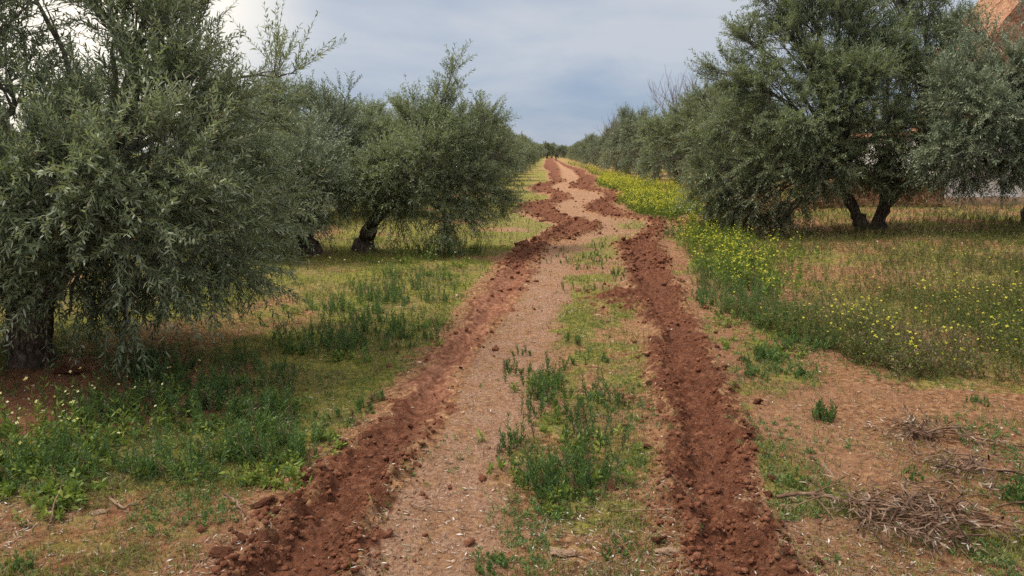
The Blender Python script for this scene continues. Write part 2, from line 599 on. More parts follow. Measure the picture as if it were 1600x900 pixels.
def masks(x, y):
    px, py = to_px(x, np.maximum(y, 0.6))
    sl, sr = rut_sd(x, y)
    sdm = np.maximum(sl, sr)
    n = fbm(x * 1.1, y * 1.1, 71, 4)
    n2 = fbm(x * 3.5, y * 3.5, 73, 3)
    n3 = fbm(x * 14, y * 14, 79, 3)
    n4 = fbm(x * 31, y * 31, 83, 2)
    rut = sst(-0.10, -0.02, sdm + (n2 - 0.5) * 0.16 + (n3 - 0.5) * 0.26 + (n4 - .5) * .16)
    lr = np.interp(y, LY, LXR); rl = np.interp(y, RY, RXL)
    ll = np.interp(y, LY, LXL); rr = np.interp(y, RY, RXR)
    f = (x - lr) / np.maximum(rl - lr, 0.3)
    mid = (x > lr) & (x < rl)
    path = np.where(mid, sst(0.52, 0.26, f + (n - 0.5) * 0.35), 0)
    path = np.where(mid & (py < 470), np.maximum(path, 0.4), path)
    path = np.where(mid & (py < 400), 0.85 * sst(0.22, 0.5, n), path)
    left = x < ll
    dl = ll - x
    path = np.where(left & (py < 385) & (py > 335), sst(1.6, 0.2, dl + (n - 0.5)), path)
    path = np.where(left & (py < 320), 0.45 * sst(1.2, 0.1, dl), path)
    right = x > rr
    path = np.where(right, 0.25 * sst(1.2, 0.1, x - rr) , path)
    green = np.zeros_like(x)
    green = np.where(mid, (0.4 + .6 * sst(.36, .6, n2)) * .7 * sst(0.2, 0.5, f + (n - .5) * .4) * sst(1.02, 0.85, f) + 0.10, green)
    green = np.where(mid & (py < 430), 0.12 + 0.45 * sst(0.1, 0.5, f) * sst(.4, .6, n), green)
    green = np.where(mid & (py < 345), .15 * sst(.45, .6, n), green)
    green = np.where(mid & (py > 730), green * .65, green)
    path = path * (0.45 + 0.8 * sst(0.3, 0.6, n3)).clip(0, 1)
    gl = (0.55 + .4 * n) * sst(-0.02, 0.22, dl + (n3 - .5) * .3) - 0.42 * sst(725, 790, py + 0.10 * (px - 300)) - 0.35 * sst(0.6, 0.7, fbm(x * 0.7, y * 0.7, 77, 2))
    green = np.where(left, gl, green)
    fm = field_mask(px, py)
    gr_ = 0.14 + 0.45 * sst(.42, .62, n) * sst(.35, .6, n2)
    gr_ = np.where(fm > 0, 0.48 + 0.9 * (n - 0.5), gr_)
    green = np.where(right, gr_, green)
    red = np.where(right, 0.55 * sst(0.4, 0.65, n) + 0.15, 0)
    red = np.where(right & (fm > 0), 0.5 * sst(0.45, 0.6, n2), red)
    red = np.where(left, 0.6 * sst(0.55, 0.7, n) * sst(600, 700, py), red)
    # bare earth round the near trunk
    bx, by = ground_xy(110, 632)
    bare = sst(1.0, 0.45, np.hypot((x - bx) * 0.75, y - by) + (n - 0.5) * 0.8)
    red = np.maximum(red, bare); green = green - bare * 0.9
    return rut, path, np.clip(green, 0, 1), np.clip(red, 0, 1)


# ------------------------------------------------------------------ ground sheet, cut along the ruts
def build_ground():
    ys = [-6.0]
    while ys[-1] < 9000:
        y = ys[-1]
        if y < 1.8:
            d = 0.12
        else:
            d = 0.0075 + 0.0030 * (y - 1.8) if y < 40 else 0.012 * y - .34
        ys.append(y + d)
    ys = np.array(ys)
    nx = 760
    s = np.linspace(-1, 1, nx)
    w = np.where(ys < 2, 3.6, 3.6 + 0.86 * (ys - 2)) + 0.4
    X = w[:, None] * s[None, :] + (0.05 * np.clip(ys, 0, 60))[:, None]
    Yg = np.repeat(ys[:, None], nx, 1)
    x, y = X.ravel(), Yg.ravel()
    z = height(x, y)
    V = np.stack([x, y, z], 1)
    rut, path, green, red = masks(x, y)
    tread = tread_zone(rut_sd(x, y)[0], x, y)
    ny = len(ys)
    idx = np.arange(ny * nx).reshape(ny, nx)
    Q = np.stack([idx[:-1, :-1], idx[:-1, 1:], idx[1:, 1:], idx[1:, :-1]], -1).reshape(-1, 4)
    cx = x[Q].mean(1); cyy = y[Q].mean(1)
    sl, sr = rut_sd(cx, cyy)
    inL = (sl > -0.05) & (sl >= sr)
    inR = (sr > -0.05) & (sr > sl)

    def part(sel, name, label):
        q = Q[sel]
        u, inv = np.unique(q.ravel(), return_inverse=True)
        me = mesh_np(name, V[u], inv.reshape(-1, 4), M['ground'],
                     {"rut": rut[u], "path": path[u], "green": green[u], "red": red[u], "tread": tread[u]}, smooth=True)
        tag(link(name, me), label, "ground" if name == "ground" else "wheel rut", kind="structure")

    part(~(inL | inR), "ground", "dry reddish farm track verge and orchard floor with moss and straw")
    part(inL, "wheel_rut", "churned dark red tyre rut with lug prints, left of the two")
    part(inR, "wheel_rut", "churned dark red tyre rut of crumbled earth, right of the two")


build_ground()


def gz(x, y):
    return height(np.atleast_1d(np.asarray(x, float)), np.atleast_1d(np.asarray(y, float)))


# ------------------------------------------------------------------ tubes, leaves, trees
def tubes(paths, sides, rng=None, gnarl=0.0):
    """paths: list of (pts (n,3), radii (n,)) -> V, quads"""
    Vs, Qs, off = [], [], 0
    ang = np.linspace(0, 2 * math.pi, sides, endpoint=False)
    for pts, rad in paths:
        pts = np.asarray(pts, float); rad = np.asarray(rad, float)
        n = len(pts)
        T = norm(np.gradient(pts, axis=0))
        ref = np.array([0.31, 0.87, 0.38]) if abs(T[0] @ np.array([0.31, 0.87, 0.38])) < 0.9 else np.array([1., 0, 0])
        A = norm(np.cross(T, ref)); B = np.cross(T, A)
        rr = rad[:, None] * np.ones(sides)[None]
        if gnarl and rng is not None:
            k = rng.integers(3, 6); p0 = rng.random() * 6
            rr = rr * (1 + gnarl * (np.sin(ang[None] * k + p0 + np.linspace(0, 2.5, n)[:, None]) * 0.6
                                    + rng.normal(0, 0.35, (n, sides))))
        ring = pts[:, None] + rr[..., None] * (np.cos(ang)[None, :, None] * A[:, None] + np.sin(ang)[None, :, None] * B[:, None])
        Vs.append(ring.reshape(-1, 3))
        i = np.arange(n - 1)[:, None] * sides; j = np.arange(sides)[None]; j2 = (j + 1) % sides
        Qs.append((np.stack([i + j, i + j2, i + sides + j2, i + sides + j], -1).reshape(-1, 4)) + off)
        off += n * sides
    return np.concatenate(Vs), np.concatenate(Qs)


def bez(a, b, c, n):
    t = np.linspace(0, 1, n)[:, None]
    return (1 - t) ** 2 * a + 2 * t * (1 - t) * b + t * t * c


def leaves(O, D, L, C, rng, per, ll, lw, hexa, spread=0.75, rnd0=None, dry=None, upw=1.0):
    """leaf pairs along twigs. O,D (n,3); L (n,); C (n,3) bend. returns V, quads, rnd, dry"""
    n = len(O)
    nodes = per // 2
    s = (np.arange(nodes) + 0.6) / nodes
    s = 0.12 + 0.88 * s
    s = s[None, :] + rng.normal(0, 0.015, (n, nodes))
    pos = O[:, None] + D[:, None] * (L[:, None] * s)[..., None] + C[:, None] * (s ** 2)[..., None]
    T = norm(D[:, None] * L[:, None, None] + 2 * C[:, None] * s[..., None])
    ref = norm(rng.normal(0, 1, (n, 3)))
    A = norm(np.cross(T, ref[:, None])); B = np.cross(T, A)
    ph = (np.arange(nodes) % 2) * (math.pi / 2)
    ph = ph[None] + rng.normal(0, 0.3, (n, nodes))
    pr = np.cos(ph)[..., None] * A + np.sin(ph)[..., None] * B
    out = []
    for sg in (1, -1):
        d = norm(T * (0.85 + rng.normal(0, 0.15, (n, nodes, 1))) + sg * spread * pr + rng.normal(0, 0.16, (n, nodes, 3)))
        out.append((pos, d))
    pos = np.concatenate([o[0].reshape(-1, 3) for o in out]); d = np.concatenate([o[1].reshape(-1, 3) for o in out])
    m = len(pos)
    up = np.array([0, 0, upw]) + rng.normal(0, 0.55, (m, 3))
    side = norm(np.cross(d, up)); nor = np.cross(side, d)
    tipscale = np.tile((1.05 - 0.45 * np.clip(s - 0.6, 0, 1)).reshape(-1), 2)
    l = (ll * rng.uniform(0.65, 1.2, m) * tipscale)[:, None]
    wv = (lw * rng.uniform(0.7, 1.2, m))[:, None]
    bend = rng.uniform(-0.25, 0.12, m)[:, None] * l
    if hexa:
        k = np.stack([pos, pos + d * l * 0.35 + side * wv * 0.5 + nor * wv * 0.15, pos + d * l * 0.72 + side * wv * 0.36 + nor * (wv * 0.1 + bend * 0.5),
                      pos + d * l + nor * bend, pos + d * l * 0.72 - side * wv * 0.36 + nor * (wv * 0.1 + bend * 0.5), pos + d * l * 0.35 - side * wv * 0.5 + nor * wv * 0.15], 1)
        b = np.arange(m)[:, None] * 6
        Q = np.concatenate([b + np.array([[0, 1, 2, 5]]), b + np.array([[5, 2, 3, 4]])])
        nv = 6
    else:
        k = np.stack([pos, pos + d * l * 0.5 + side * wv * 0.5, pos + d * l + nor * bend, pos + d * l * 0.5 - side * wv * 0.5], 1)
        Q = np.arange(m * 4).reshape(m, 4)
        nv = 4
    r = np.clip(rng.normal(0.43, 0.29, m), 0, 1)
    if rnd0 is not None:
        r = np.clip(r + np.tile(np.repeat(rnd0, nodes), 2), 0, 1)
    dr = np.zeros(m)
    if dry is not None:
        dr = (rng.random(m) < np.tile(np.repeat(dry, nodes), 2)).astype(float)
    return k.reshape(-1, 3), Q, np.repeat(r, nv), np.repeat(dr, nv)


def twig_tubes(O, D, L, C, rad):
    n = len(O)
    rings = []
    ang = np.array([0, 2.094, 4.189])
    ref = np.tile(np.array([0.2, 0.3, 0.93]), (n, 1))
    A = norm(np.cross(D, ref)); B = np.cross(D, A)
    for s, rf in ((0, 1.0), (0.5, 0.75), (1.0, 0.3)):
        c = O + D * (L * s)[:, None] + C * s * s
        rings.append(c[:, None] + rad * rf * (np.cos(ang)[None, :, None] * A[:, None] + np.sin(ang)[None, :, None] * B[:, None]))
    V = np.stack(rings, 1).reshape(-1, 3)
    q = []
    for r in range(2):
        for j in range(3):
            j2 = (j + 1) % 3
            q.append([r * 3 + j, r * 3 + j2, r * 3 + 3 + j2, r * 3 + 3 + j])
    Q = (np.arange(n)[:, None, None] * 9 + np.array(q)[None]).reshape(-1, 4)
    return V, Q


def olive(seed, stems, lobes, twigs, per, ll, lw, hexa, tw_len=(0.25, 0.5), sides=12, twig_r=0.0028, drop_z=0.55, stem_n=14, gn=0.16, crown_bend=0.0):
    """lobes: (centre, radius, options). Coordinates relative to the tree's base. Returns dict of meshes' arrays"""
    rng = np.random.default_rng(seed)
    cen = np.mean([np.asarray(l[0]) for l in lobes], axis=0)
    stem_paths, tops = [], []
    for pts, r0, r1 in stems:
        pts = np.asarray(pts, float)
        t = np.linspace(0, 1, len(pts)); tt = np.linspace(0, 1, stem_n)
        # smooth through control points
        p = np.stack([np.interp(tt, t, pts[:, k]) for k in range(3)], 1)
        for _ in range(3):
            p[1:-1] = 0.25 * p[:-2] + 0.5 * p[1:-1] + 0.25 * p[2:]
        p[1:-1] += rng.normal(0, r0 * 0.12, (stem_n - 2, 3))
        rad = r0 + (r1 - r0) * tt
        rad *= 1 + 0.5 * np.exp(-tt / 0.16) + 0.10 * np.sin(tt * 17 + rng.random() * 6)
        p[0, 2] -= 0.12
        stem_paths.append((p, rad)); tops.append(p[-1])
    tops = np.array(tops)
    limb_paths, sub_paths = [], []
    vol = np.array([l[1] ** 2 * l[2].get('den', 1.0) for l in lobes]); vol = vol / vol.sum()
    Os, Ds, Ls, Cs, R0, DR = [], [], [], [], [], []
    for (c, r, op), w in zip(lobes, vol):
        c = np.asarray(c, float)
        j = np.argmin(np.linalg.norm(tops - c, axis=1))
        if 'from' in op:
            j = op['from']
        a = tops[j]
        midp = (a + c) / 2 + np.array([0, 0, 0.22 * np.linalg.norm(c - a)]) + rng.normal(0, 0.06, 3)
        lp = bez(a, midp, c, 9)
        lp[1:-1] += rng.normal(0, 0.018, (7, 3))
        lr = np.linspace(min(0.050, stems[j][2] * 0.6), 0.010, 9) * (0.8 + 0.3 * min(r, 1))
        limb_paths.append((lp, lr))
        out = norm(c - cen + np.array([0, 0, 0.0]))
        nt = max(6, int(round(twigs * w)))
        nsub = max(4, int(nt / 7))
        per_sub = int(math.ceil(nt / nsub))
        for k in range(nsub):
            d = norm(rng.normal(0, 1, 3) + out * op.get('out', 0.55) + np.array([0, 0, op.get('up', 0.25)]))
            st = lp[rng.integers(5, 9)]
            en = c + d * r * np.array([1, 1, op.get('flat', 0.92)]) * rng.uniform(0.55, 1.0)
            en[2] = max(en[2], drop_z * rng.uniform(0.7, 1.2))
            md = (st + en) / 2 + np.array([0, 0, 0.12 * r]) + rng.normal(0, 0.06 * r, 3)
            sp = bez(st, md, en, 6)
            sub_paths.append((sp, np.linspace(0.011, 0.0035, 6)))
            tpos = rng.uniform(0.35, 1.0, per_sub) ** 0.7
            o = np.stack([np.interp(tpos, np.linspace(0, 1, 6), sp[:, q]) for q in range(3)], 1)
            bd = norm(en - st)
            dd = norm(bd * 0.7 + d * 0.5 + rng.normal(0, 0.62, (per_sub, 3)) + np.array([0, 0, op.get('tup', 0.15)]))
            L = rng.uniform(tw_len[0], tw_len[1], per_sub) * op.get('len', 1.0)
            hang = op.get('hang', 0.22 if en[2] < cen[2] else -0.02)
            Cc = np.zeros((per_sub, 3)); Cc[:, 2] = -L * hang * rng.uniform(0.3, 1.5, per_sub)
            Cc += rng.normal(0, 0.06, (per_sub, 3)) * L[:, None]
            Os.append(o); Ds.append(dd); Ls.append(L); Cs.append(Cc)
            cl = rng.normal(op.get('light', 0.0), 0.10)
            R0.append(np.full(per_sub, cl)); DR.append(np.full(per_sub, op.get('dry', 0.012)))
    O, D, L, C = np.concatenate(Os), np.concatenate(Ds), np.concatenate(Ls), np.concatenate(Cs)
    R0, DR = np.concatenate(R0), np.concatenate(DR)
    lv = leaves(O, D, L, C, rng, per, ll, lw, hexa, rnd0=R0, dry=DR)
    tv = tubes(stem_paths, sides, rng, gn)
    b1 = tubes(limb_paths, 7, rng, 0.08)
    b2 = tubes(sub_paths, 4)
    b3 = twig_tubes(O, D, L, C, twig_r)
    bv = np.concatenate([b1[0], b2[0], b3[0]])
    bq = np.concatenate([b1[1], b2[1] + len(b1[0]), b3[1] + len(b1[0]) + len(b2[0])])
    return tv, (bv, bq), lv


def plant_tree(name, base, data, label, cat, group=None, leafmat='olive', rz=0.0, scale=1.0):
    tv, bv, lv = data
    e = empty(name, base, label, cat, group)
    e.rotation_euler[2] = rz; e.scale = (scale,) * 3
    link("trunk", mesh_np("trunk", tv[0], tv[1], M['bark'], smooth=True), e)
    link("branches", mesh_np("branches", bv[0], bv[1], M['twig'], smooth=True), e)
    link("crown", mesh_np("crown", lv[0], lv[1], M[leafmat], {"rnd": lv[2], "dry": lv[3]}), e)
    return e


def copy_tree(o, loc, rz, scale, label, group):
    c = o.copy(); COL.objects.link(c)
    c.location = loc; c.rotation_euler = (0, 0, rz)
    c.scale = scale
    c["label"] = label; c["group"] = group
    for ch in list(o.children):
        k = ch.copy(); COL.objects.link(k); k.parent = c
    return c


def base_at(px, py):
    x, y = ground_xy(px, py)
    return np.array([float(x), float(y), float(gz(x, y)[0])])


def lob(base, px, py, Y, r, **op):
    return (P(px, py, Y) - base, r, op)


# --- near left tree: big, its crown reaching out of the frame
bA = base_at(48, 582)
lA = [lob(bA, *a[:4], **(a[4] if len(a) > 4 else {})) for a in [
    (30, 320, 5.0, 0.75, {'den': .9}), (-140, 330, 5.4, 1.0, {}), (-190, 60, 5.9, 1.1, {'den': .8}), (10, 140, 5.4, 0.5, {'den': .6, 'tup': .4}), (-40, -40, 5.6, 0.8, {'tup': 0.8, 'light': 0.1, 'den': .8}),
    (120, 310, 4.9, 0.55, {'den': .9}), (190, 320, 4.9, 0.5, {'light': 0.12, 'tup': 0.6, 'den': .8}), (262, 280, 5.1, 0.45, {'light': 0.22, 'tup': 1.0, 'den': .9}),
    (300, 365, 5.3, 0.42, {'light': 0.1, 'tup': .5}), (240, 410, 5.0, 0.38, {'den': .7}), (150, 405, 5.0, 0.42, {'den': .7, 'hang': 0.3}), (-60, 420, 5.0, 0.45, {'hang': 0.3, 'den': .7}),
    (350, 400, 5.8, 0.38, {'den': .8}), (175, 195, 5.4, 0.42, {'den': 0.5, 'tup': .7}), (250, 180, 5.7, 0.55, {'light': 0.1, 'den': .85, 'tup': .6}), (300, 205, 6.0, .45, {'den': .8, 'tup': .5, 'light': .05}),
    (225, 70, 5.8, 0.46, {'den': 0.65, 'tup': 0.9, 'len': 1.2, 'light': .08}), (258, 85, 6.0, 0.40, {'den': 0.65, 'tup': 0.8, 'len': 1.2, 'light': .08}), (185, 10, 5.9, 0.35, {'den': 0.6, 'tup': 1.0, 'len': 1.25}),
    (235, -10, 6.1, 0.42, {'den': 0.6, 'tup': 1.0, 'len': 1.25}), (275, 30, 6.3, .3, {'den': .8, 'tup': .9}), (300, 145, 6.3, 0.36, {'den': 0.6, 'tup': .5}), (400, 175, 6.9, 0.33, {'tup': 0.7, 'den': 0.8}), (432, 120, 7.0, 0.2, {'tup': 1.1, 'den': 0.9, 'len': 1.2}),
    (345, 255, 6.4, 0.45, {'den': .8}), (330, 320, 6.0, 0.45, {'light': .1, 'den': .8}), (400, 330, 6.6, 0.42, {'light': .08}), (60, 245, 5.2, 0.45, {'den': .6}),
    (200, 480, 5.0, 0.3, {'hang': 0.45, 'den': .5}), (110, 480, 5.0, .3, {'hang': .45, 'den': .5}), (290, 440, 5.3, .3, {'hang': .35, 'den': .6}), (80, 380, 5.9, 0.6, {'den': .8}),
    (240, 385, 5.9, 0.5, {'den': .8}), (-10, 40, 5.3, 0.4, {'den': 0.55, 'tup': 0.9, 'len': 1.25, 'light': .05}), (45, 0, 5.5, .22, {'den': .5, 'tup': 1.0, 'len': 1.25})]]
sA = [([(0, 0, 0), (0.02, 0.02, 0.35), (-0.12, 0.05, 0.8), (-0.2, 0.15, 1.25)], 0.125, 0.085),
      ([(0.03, 0, 0.3), (0.25, 0.1, 0.7), (0.55, 0.25, 1.15)], 0.085, 0.06),
      ([(0.0, 0.05, 0.35), (0.1, 0.35, 0.8), (0.35, 0.75, 1.4)], 0.08, 0.055)]
dA = olive(11, sA, lA, 5000, 28, 0.058, 0.0122, True, drop_z=0.48)
plant_tree("olive_tree", bA, dA, "large near olive tree filling the left edge, crown hanging to the weeds", "olive tree")

# --- two leaning trunks at the row's second station
bB = base_at(487, 402)
lB = [lob(bB, *a[:4], **(a[4] if len(a) > 4 else {})) for a in [
    (400, 290, 11.3, 0.62, {}), (455, 285, 11.5, 0.55, {'light': .1}), (375, 375, 11.2, 0.5, {}), (430, 345, 11.0, 0.5, {'light': .05}), (490, 275, 11.8, 0.36, {'light': .1}),
    (340, 330, 11.6, 0.65, {}), (478, 330, 11.4, 0.34, {}), (420, 235, 12.2, 0.5, {}), (330, 260, 12.4, 0.8, {}), (410, 400, 11.1, 0.3, {'hang': .4}),
    (370, 430, 11.0, .25, {'hang': .4}), (460, 220, 12.0, .35, {'tup': .6, 'den': .7}), (435, 370, 11.6, .35, {}), (505, 300, 11.2, .36, {'light': .18, 'tup': .5}), (500, 240, 12, .38, {'light': .1}), (470, 260, 11.0, .4, {'light': .15, 'tup': .5}), (440, 310, 10.8, .4, {'light': .15})]]
sB = [([(0, 0, 0), (-0.10, 0, 0.3), (-0.28, 0, 0.65), (-0.42, 0.05, 1.0)], 0.13, 0.09)]
plant_tree("olive_tree", bB, olive(12, sB, lB, 3000, 22, 0.07, 0.016, False, drop_z=0.35),
           "olive tree with short trunk leaning left, between the near tree and the knobbly trunk", "olive tree", leafmat='olive_silver')
bC = base_at(568, 394)
lC = [lob(bC, *a[:4], **(a[4] if len(a) > 4 else {})) for a in [
    (690, 235, 12.2, 0.62, {}), (640, 275, 11.9, 0.62, {}), (590, 285, 11.9, 0.5, {'light': .1}), (725, 285, 12.0, 0.52, {}), (700, 175, 12.4, 0.36, {'den': .7, 'tup': .6}),
    (712, 125, 12.4, 0.22, {'den': .6, 'tup': .9}), (650, 185, 12.3, 0.3, {'den': .55, 'tup': .8}), (765, 250, 12.6, 0.5, {'light': .08}), (625, 335, 11.8, 0.36, {'hang': .3}),
    (700, 335, 11.8, 0.38, {'hang': .3}), (560, 305, 11.8, 0.36, {}), (760, 195, 12.8, 0.3, {'tup': .6}), (670, 250, 11.6, .45, {}), (735, 335, 11.9, .25, {'hang': .4}),
    (665, 215, 12.5, .45, {}), (775, 300, 12.4, .35, {})]]
sC = [([(0, 0, 0), (0.06, 0, 0.16), (0.12, 0, 0.42), (0.42, 0, 0.78)], 0.15, 0.085),
      ([(0.10, 0, 0.35), (0.3, 0.1, 0.6), (0.75, 0.1, 0.95)], 0.07, 0.05)]
plant_tree("olive_tree", bC, olive(13, sC, lC, 2500, 22, 0.068, 0.016, False, drop_z=0.35),
           "olive tree with dark knobbly trunk leaning right and a tall sprig on top", "olive tree")

# --- right hand big tree on two stems
bR = np.array([*ground_xy(1358, 368), 0.0]); bR[2] = gz(bR[0], bR[1])[0]
YR = bR[1]
lR = [lob(bR, *a[:4], **(a[4] if len(a) > 4 else {})) for a in [
    (1300, 160, YR - .6, .75, {}), (1190, 140, YR - .2, .7, {'light': .05}), (1240, 65, YR, .75, {}), (1335, 40, YR, .7, {}), (1430, 70, YR + .2, .5, {'den': .7}),
    (1150, 200, YR - .3, .55, {}), (1130, 110, YR, .35, {'tup': .4}), (1205, 255, YR - .6, .62, {}), (1285, 250, YR - .8, .65, {}), (1375, 205, YR - .8, .7, {'light': .05}),
    (1425, 255, YR - .9, .55, {'light': .12}), (1185, 315, YR - .5, .48, {'dry': .4, 'hang': .5}), (1225, 345, YR - .5, .36, {'dry': .5, 'hang': .6}), (1120, 270, YR - .2, .5, {'light': .05, 'dry': .04}),
    (1355, 265, YR - .8, .42, {'hang': .2}), (1250, -20, YR, .7, {}), (1390, -10, YR + .3, .6, {}), (1310, 10, YR - .3, .5, {}), (1380, 90, YR - .4, .55, {}), (1270, 110, YR - .5, .5, {}), (1145, 325, YR - .3, .35, {'dry': .08, 'hang': .5}),
    (1440, 150, YR - .2, .6, {}), (1270, 285, YR - .7, .32, {'hang': .3}), (1470, 60, YR + .3, .5, {}), (1480, 120, YR + .2, .6, {}), (1440, 200, YR + .4, .6, {}), (1490, 50, YR + .6, .4, {}), (1400, 130, YR + .8, .6, {}), (1440, 0, YR + .6, .5, {}), (1420, 270, YR - .8, .32, {'hang': .25}), (1170, 65, YR + .1, .4, {'tup': .5}), (1210, 0, YR + .2, .4, {}),
    (1345, 130, YR - .9, .6, {}), (1085, 225, YR, .3, {}), (1250, 190, YR - .9, .6, {}), (1370, 255, YR - .3, .55, {}), (1300, 220, YR + .5, .7, {}), (1200, 200, YR + .4, .7, {}), (1330, 100, YR + .5, .7, {}), (1110, 300, YR, .42, {'light': .05, 'hang': .4}), (1165, 345, YR - .2, .34, {'dry': .25, 'hang': .55}), (1215, 350, YR - .4, .28, {'dry': .4, 'hang': .6}), (1120, 335, YR - .1, .3, {'dry': .1, 'hang': .5}), (1245, 315, YR + .2, .3, {'hang': .5, 'dry': .1}), (1330, 270, YR + .3, .3, {'hang': .15})]]
sR = [([(-0.12, 0, 0), (-0.28, 0, 0.3), (-0.5, 0, 0.62), (-0.62, 0.05, 1.1)], 0.11, 0.08),
      ([(0.12, 0, 0), (0.2, 0, 0.3), (0.3, 0.05, 0.65), (0.35, 0.1, 1.2)], 0.12, 0.085),
      ([(0.16, 0.0, 0.25), (0.6, -0.1, 0.9), (0.95, -0.2, 1.4)], 0.06, 0.045)]
plant_tree("olive_tree", bR, olive(14, sR, lR, 7600, 24, 0.080, 0.018, False, drop_z=0.22, tw_len=(.28, .5)),
           "big dark olive tree on two spreading stems right of the yellow flowers", "olive tree")

# --- silvery tree at the right edge
bS = np.array([*ground_xy(1604, 372), 0.0]); bS[2] = gz(bS[0], bS[1])[0]
YS = bS[1]
lS = [lob(bS, *a[:4], **(a[4] if len(a) > 4 else {})) for a in [
    (1530, 180, YS - 1.6, .6, {'light': .15}), (1600, 220, YS - 1.5, .7, {'light': .1}), (1490, 235, YS - 1.5, .45, {'light': .1}), (1580, 120, YS - 1.2, .5, {'light': .15}), (1660, 160, YS - 1.2, .7, {}),
    (1480, 150, YS - 1.2, .4, {'tup': .5, 'den': .8}), (1545, 235, YS - 1.5, .42, {'hang': .1}), (1620, 250, YS - 1.3, .35, {'hang': .2}), (1465, 255, YS - 1.3, .3, {'hang': .3}), (1560, 270, YS - 1.2, .3, {'hang': .35}), (1500, 272, YS - 1.1, .28, {'hang': .35}), (1590, 170, YS - .9, .6, {}), (1520, 150, YS - .8, .5, {}), (1640, 190, YS - 1.5, .5, {}), (1540, 75, YS - .6, .3, {'den': .3}), (1720, 250, YS - 1, .7, {}), (1700, 60, YS - .6, .6, {}),
    (1520, 45, YS - .6, .25, {'den': .3, 'tup': .8}), (1590, 10, YS - .5, .35, {'den': .2, 'tup': .8}), (1510, 100, YS - 1.0, .35, {'den': .6, 'tup': .7}),
    (1760, 150, YS, .8, {}), (1660, 80, YS - .2, .4, {'den': .5})]]
sS = [([(0, 0, 0), (-0.02, 0, 0.35), (0.06, -0.1, 0.8), (0.2, -0.3, 1.3)], 0.12, 0.085),
      ([(0.0, 0, 0.35), (-0.2, -0.3, 0.75), (-0.4, -0.7, 1.2)], 0.075, 0.05)]
plant_tree("olive_tree", bS, olive(15, sS, lS, 5000, 24, 0.074, 0.0165, False, drop_z=.8, tw_len=(.28, .5)),
           "silvery olive tree at the right edge in front of the white wall", "olive tree", leafmat='olive_silver')


# --- generic olives of the rows further off, three kinds
def generic(seed, n):
    rng = np.random.default_rng(seed)
    lobes = []
    for k in range(13):
        a = rng.uniform(0, 2 * math.pi); rr = rng.uniform(0.2, 1.15) ** 0.8
        z = rng.uniform(0.85, 2.35)
        lim = 1.15 if z < 1.8 else 0.8
        lobes.append(((lim * rr * math.cos(a), lim * rr * math.sin(a), z), rng.uniform(0.45, 0.72), {'light': rng.normal(0, .08)}))
    for k in range(3):
        a = rng.uniform(0, 2 * math.pi)
        lobes.append(((0.7 * math.cos(a), 0.7 * math.sin(a), 2.55), 0.28, {'tup': .8, 'den': .7, 'light': .05}))
    for k in range(4):
        a = rng.uniform(0, 2 * math.pi)
        lobes.append(((1.35 * math.cos(a), 1.35 * math.sin(a), .65), 0.36, {'hang': .4}))
    st = []
    for k in range(2):
        a = rng.uniform(0, 2 * math.pi)
        st.append(([(0.1 * math.cos(a), 0.1 * math.sin(a), 0), (0.2 * math.cos(a), 0.2 * math.sin(a), 0.4), (0.45 * math.cos(a), 0.45 * math.sin(a), 1.0)], 0.12, 0.075))
    return olive(seed, st, lobes, n, 20, 0.085, 0.021, False, drop_z=0.25, sides=8, twig_r=0.004)


kinds = [generic(101, 1700), generic(102, 1700), generic(103, 1700)]
gen = []
rngT = np.random.default_rng(5)
spotsL = [(-3.25 - .35 * float(sst(40, 20, Y)) + 0.05 * Y + 0.2 * math.sin(Y * 1.3), Y, 1.08 + 0.05 * math.sin(Y * 2.9)) for Y in (18.6, 25, 31.4, 37.8, 44.2, 50.6, 57, 63.5, 70, 77, 84, 92, 100, 109, 119, 130, 142, 155, 170, 186, 204)]
spotsL2 = [(-4.6, 19.6, 1.2), (-5.9, 17.0, 1.18), (-4.1, 23.5, 1.25), (-9.4, 9.5, 1.1), (-8.6, 15.5, 1.05), (-8.2, 21.5, 1.05), (-7.6, 27.5, 1.03), (-7.2, 34, 1.0), (-6.8, 41, 1.0), (-6.4, 48, 1.0), (-14.5, 18, 1.1), (-14, 26, 1.1), (-13.4, 34, 1.1)]
spotsR = [(5.85 + 0.05 * Y + 0.25 * math.sin(Y * 1.7), Y, 1.27 + 0.08 * math.sin(Y * 2.3)) for Y in (21.5, 28, 34.5, 41, 47.5, 54, 60.5, 67, 74, 81, 88, 96, 104, 113, 123, 134, 146, 159, 174, 190, 208)]
spotsR2 = [(12.9 + 0.05 * Y, Y, 1.3) for Y in (31, 38, 45, 53, 61, 70)] + [(3.5, 216, 1.5), (6.2, 228, 1.55), (8.4, 236, 1.4), (10.6, 229, 1.6), (12.6, 240, 1.45), (14.4, 232, 1.5), (16.6, 238, 1.6), (18.8, 228, 1.4)]
made = [None, None, None]
named = {(spotsL[0][0], spotsL[0][1]): "rounded olive tree overhanging the turf behind the tall-sprigged tree",
         (-4.6, 19.6): "grey green olive tree behind the two leaning trunks, against the sky",
         (spotsR[0][0], spotsR[0][1]): "dense olive tree behind the big dark one, above the yellow flowers",
         (spotsR[1][0], spotsR[1][1]): "olive tree standing in front of the leafless tree",
         (spotsL[1][0], spotsL[1][1]): "olive tree third along the left row past the knobbly trunk"}
i = 0
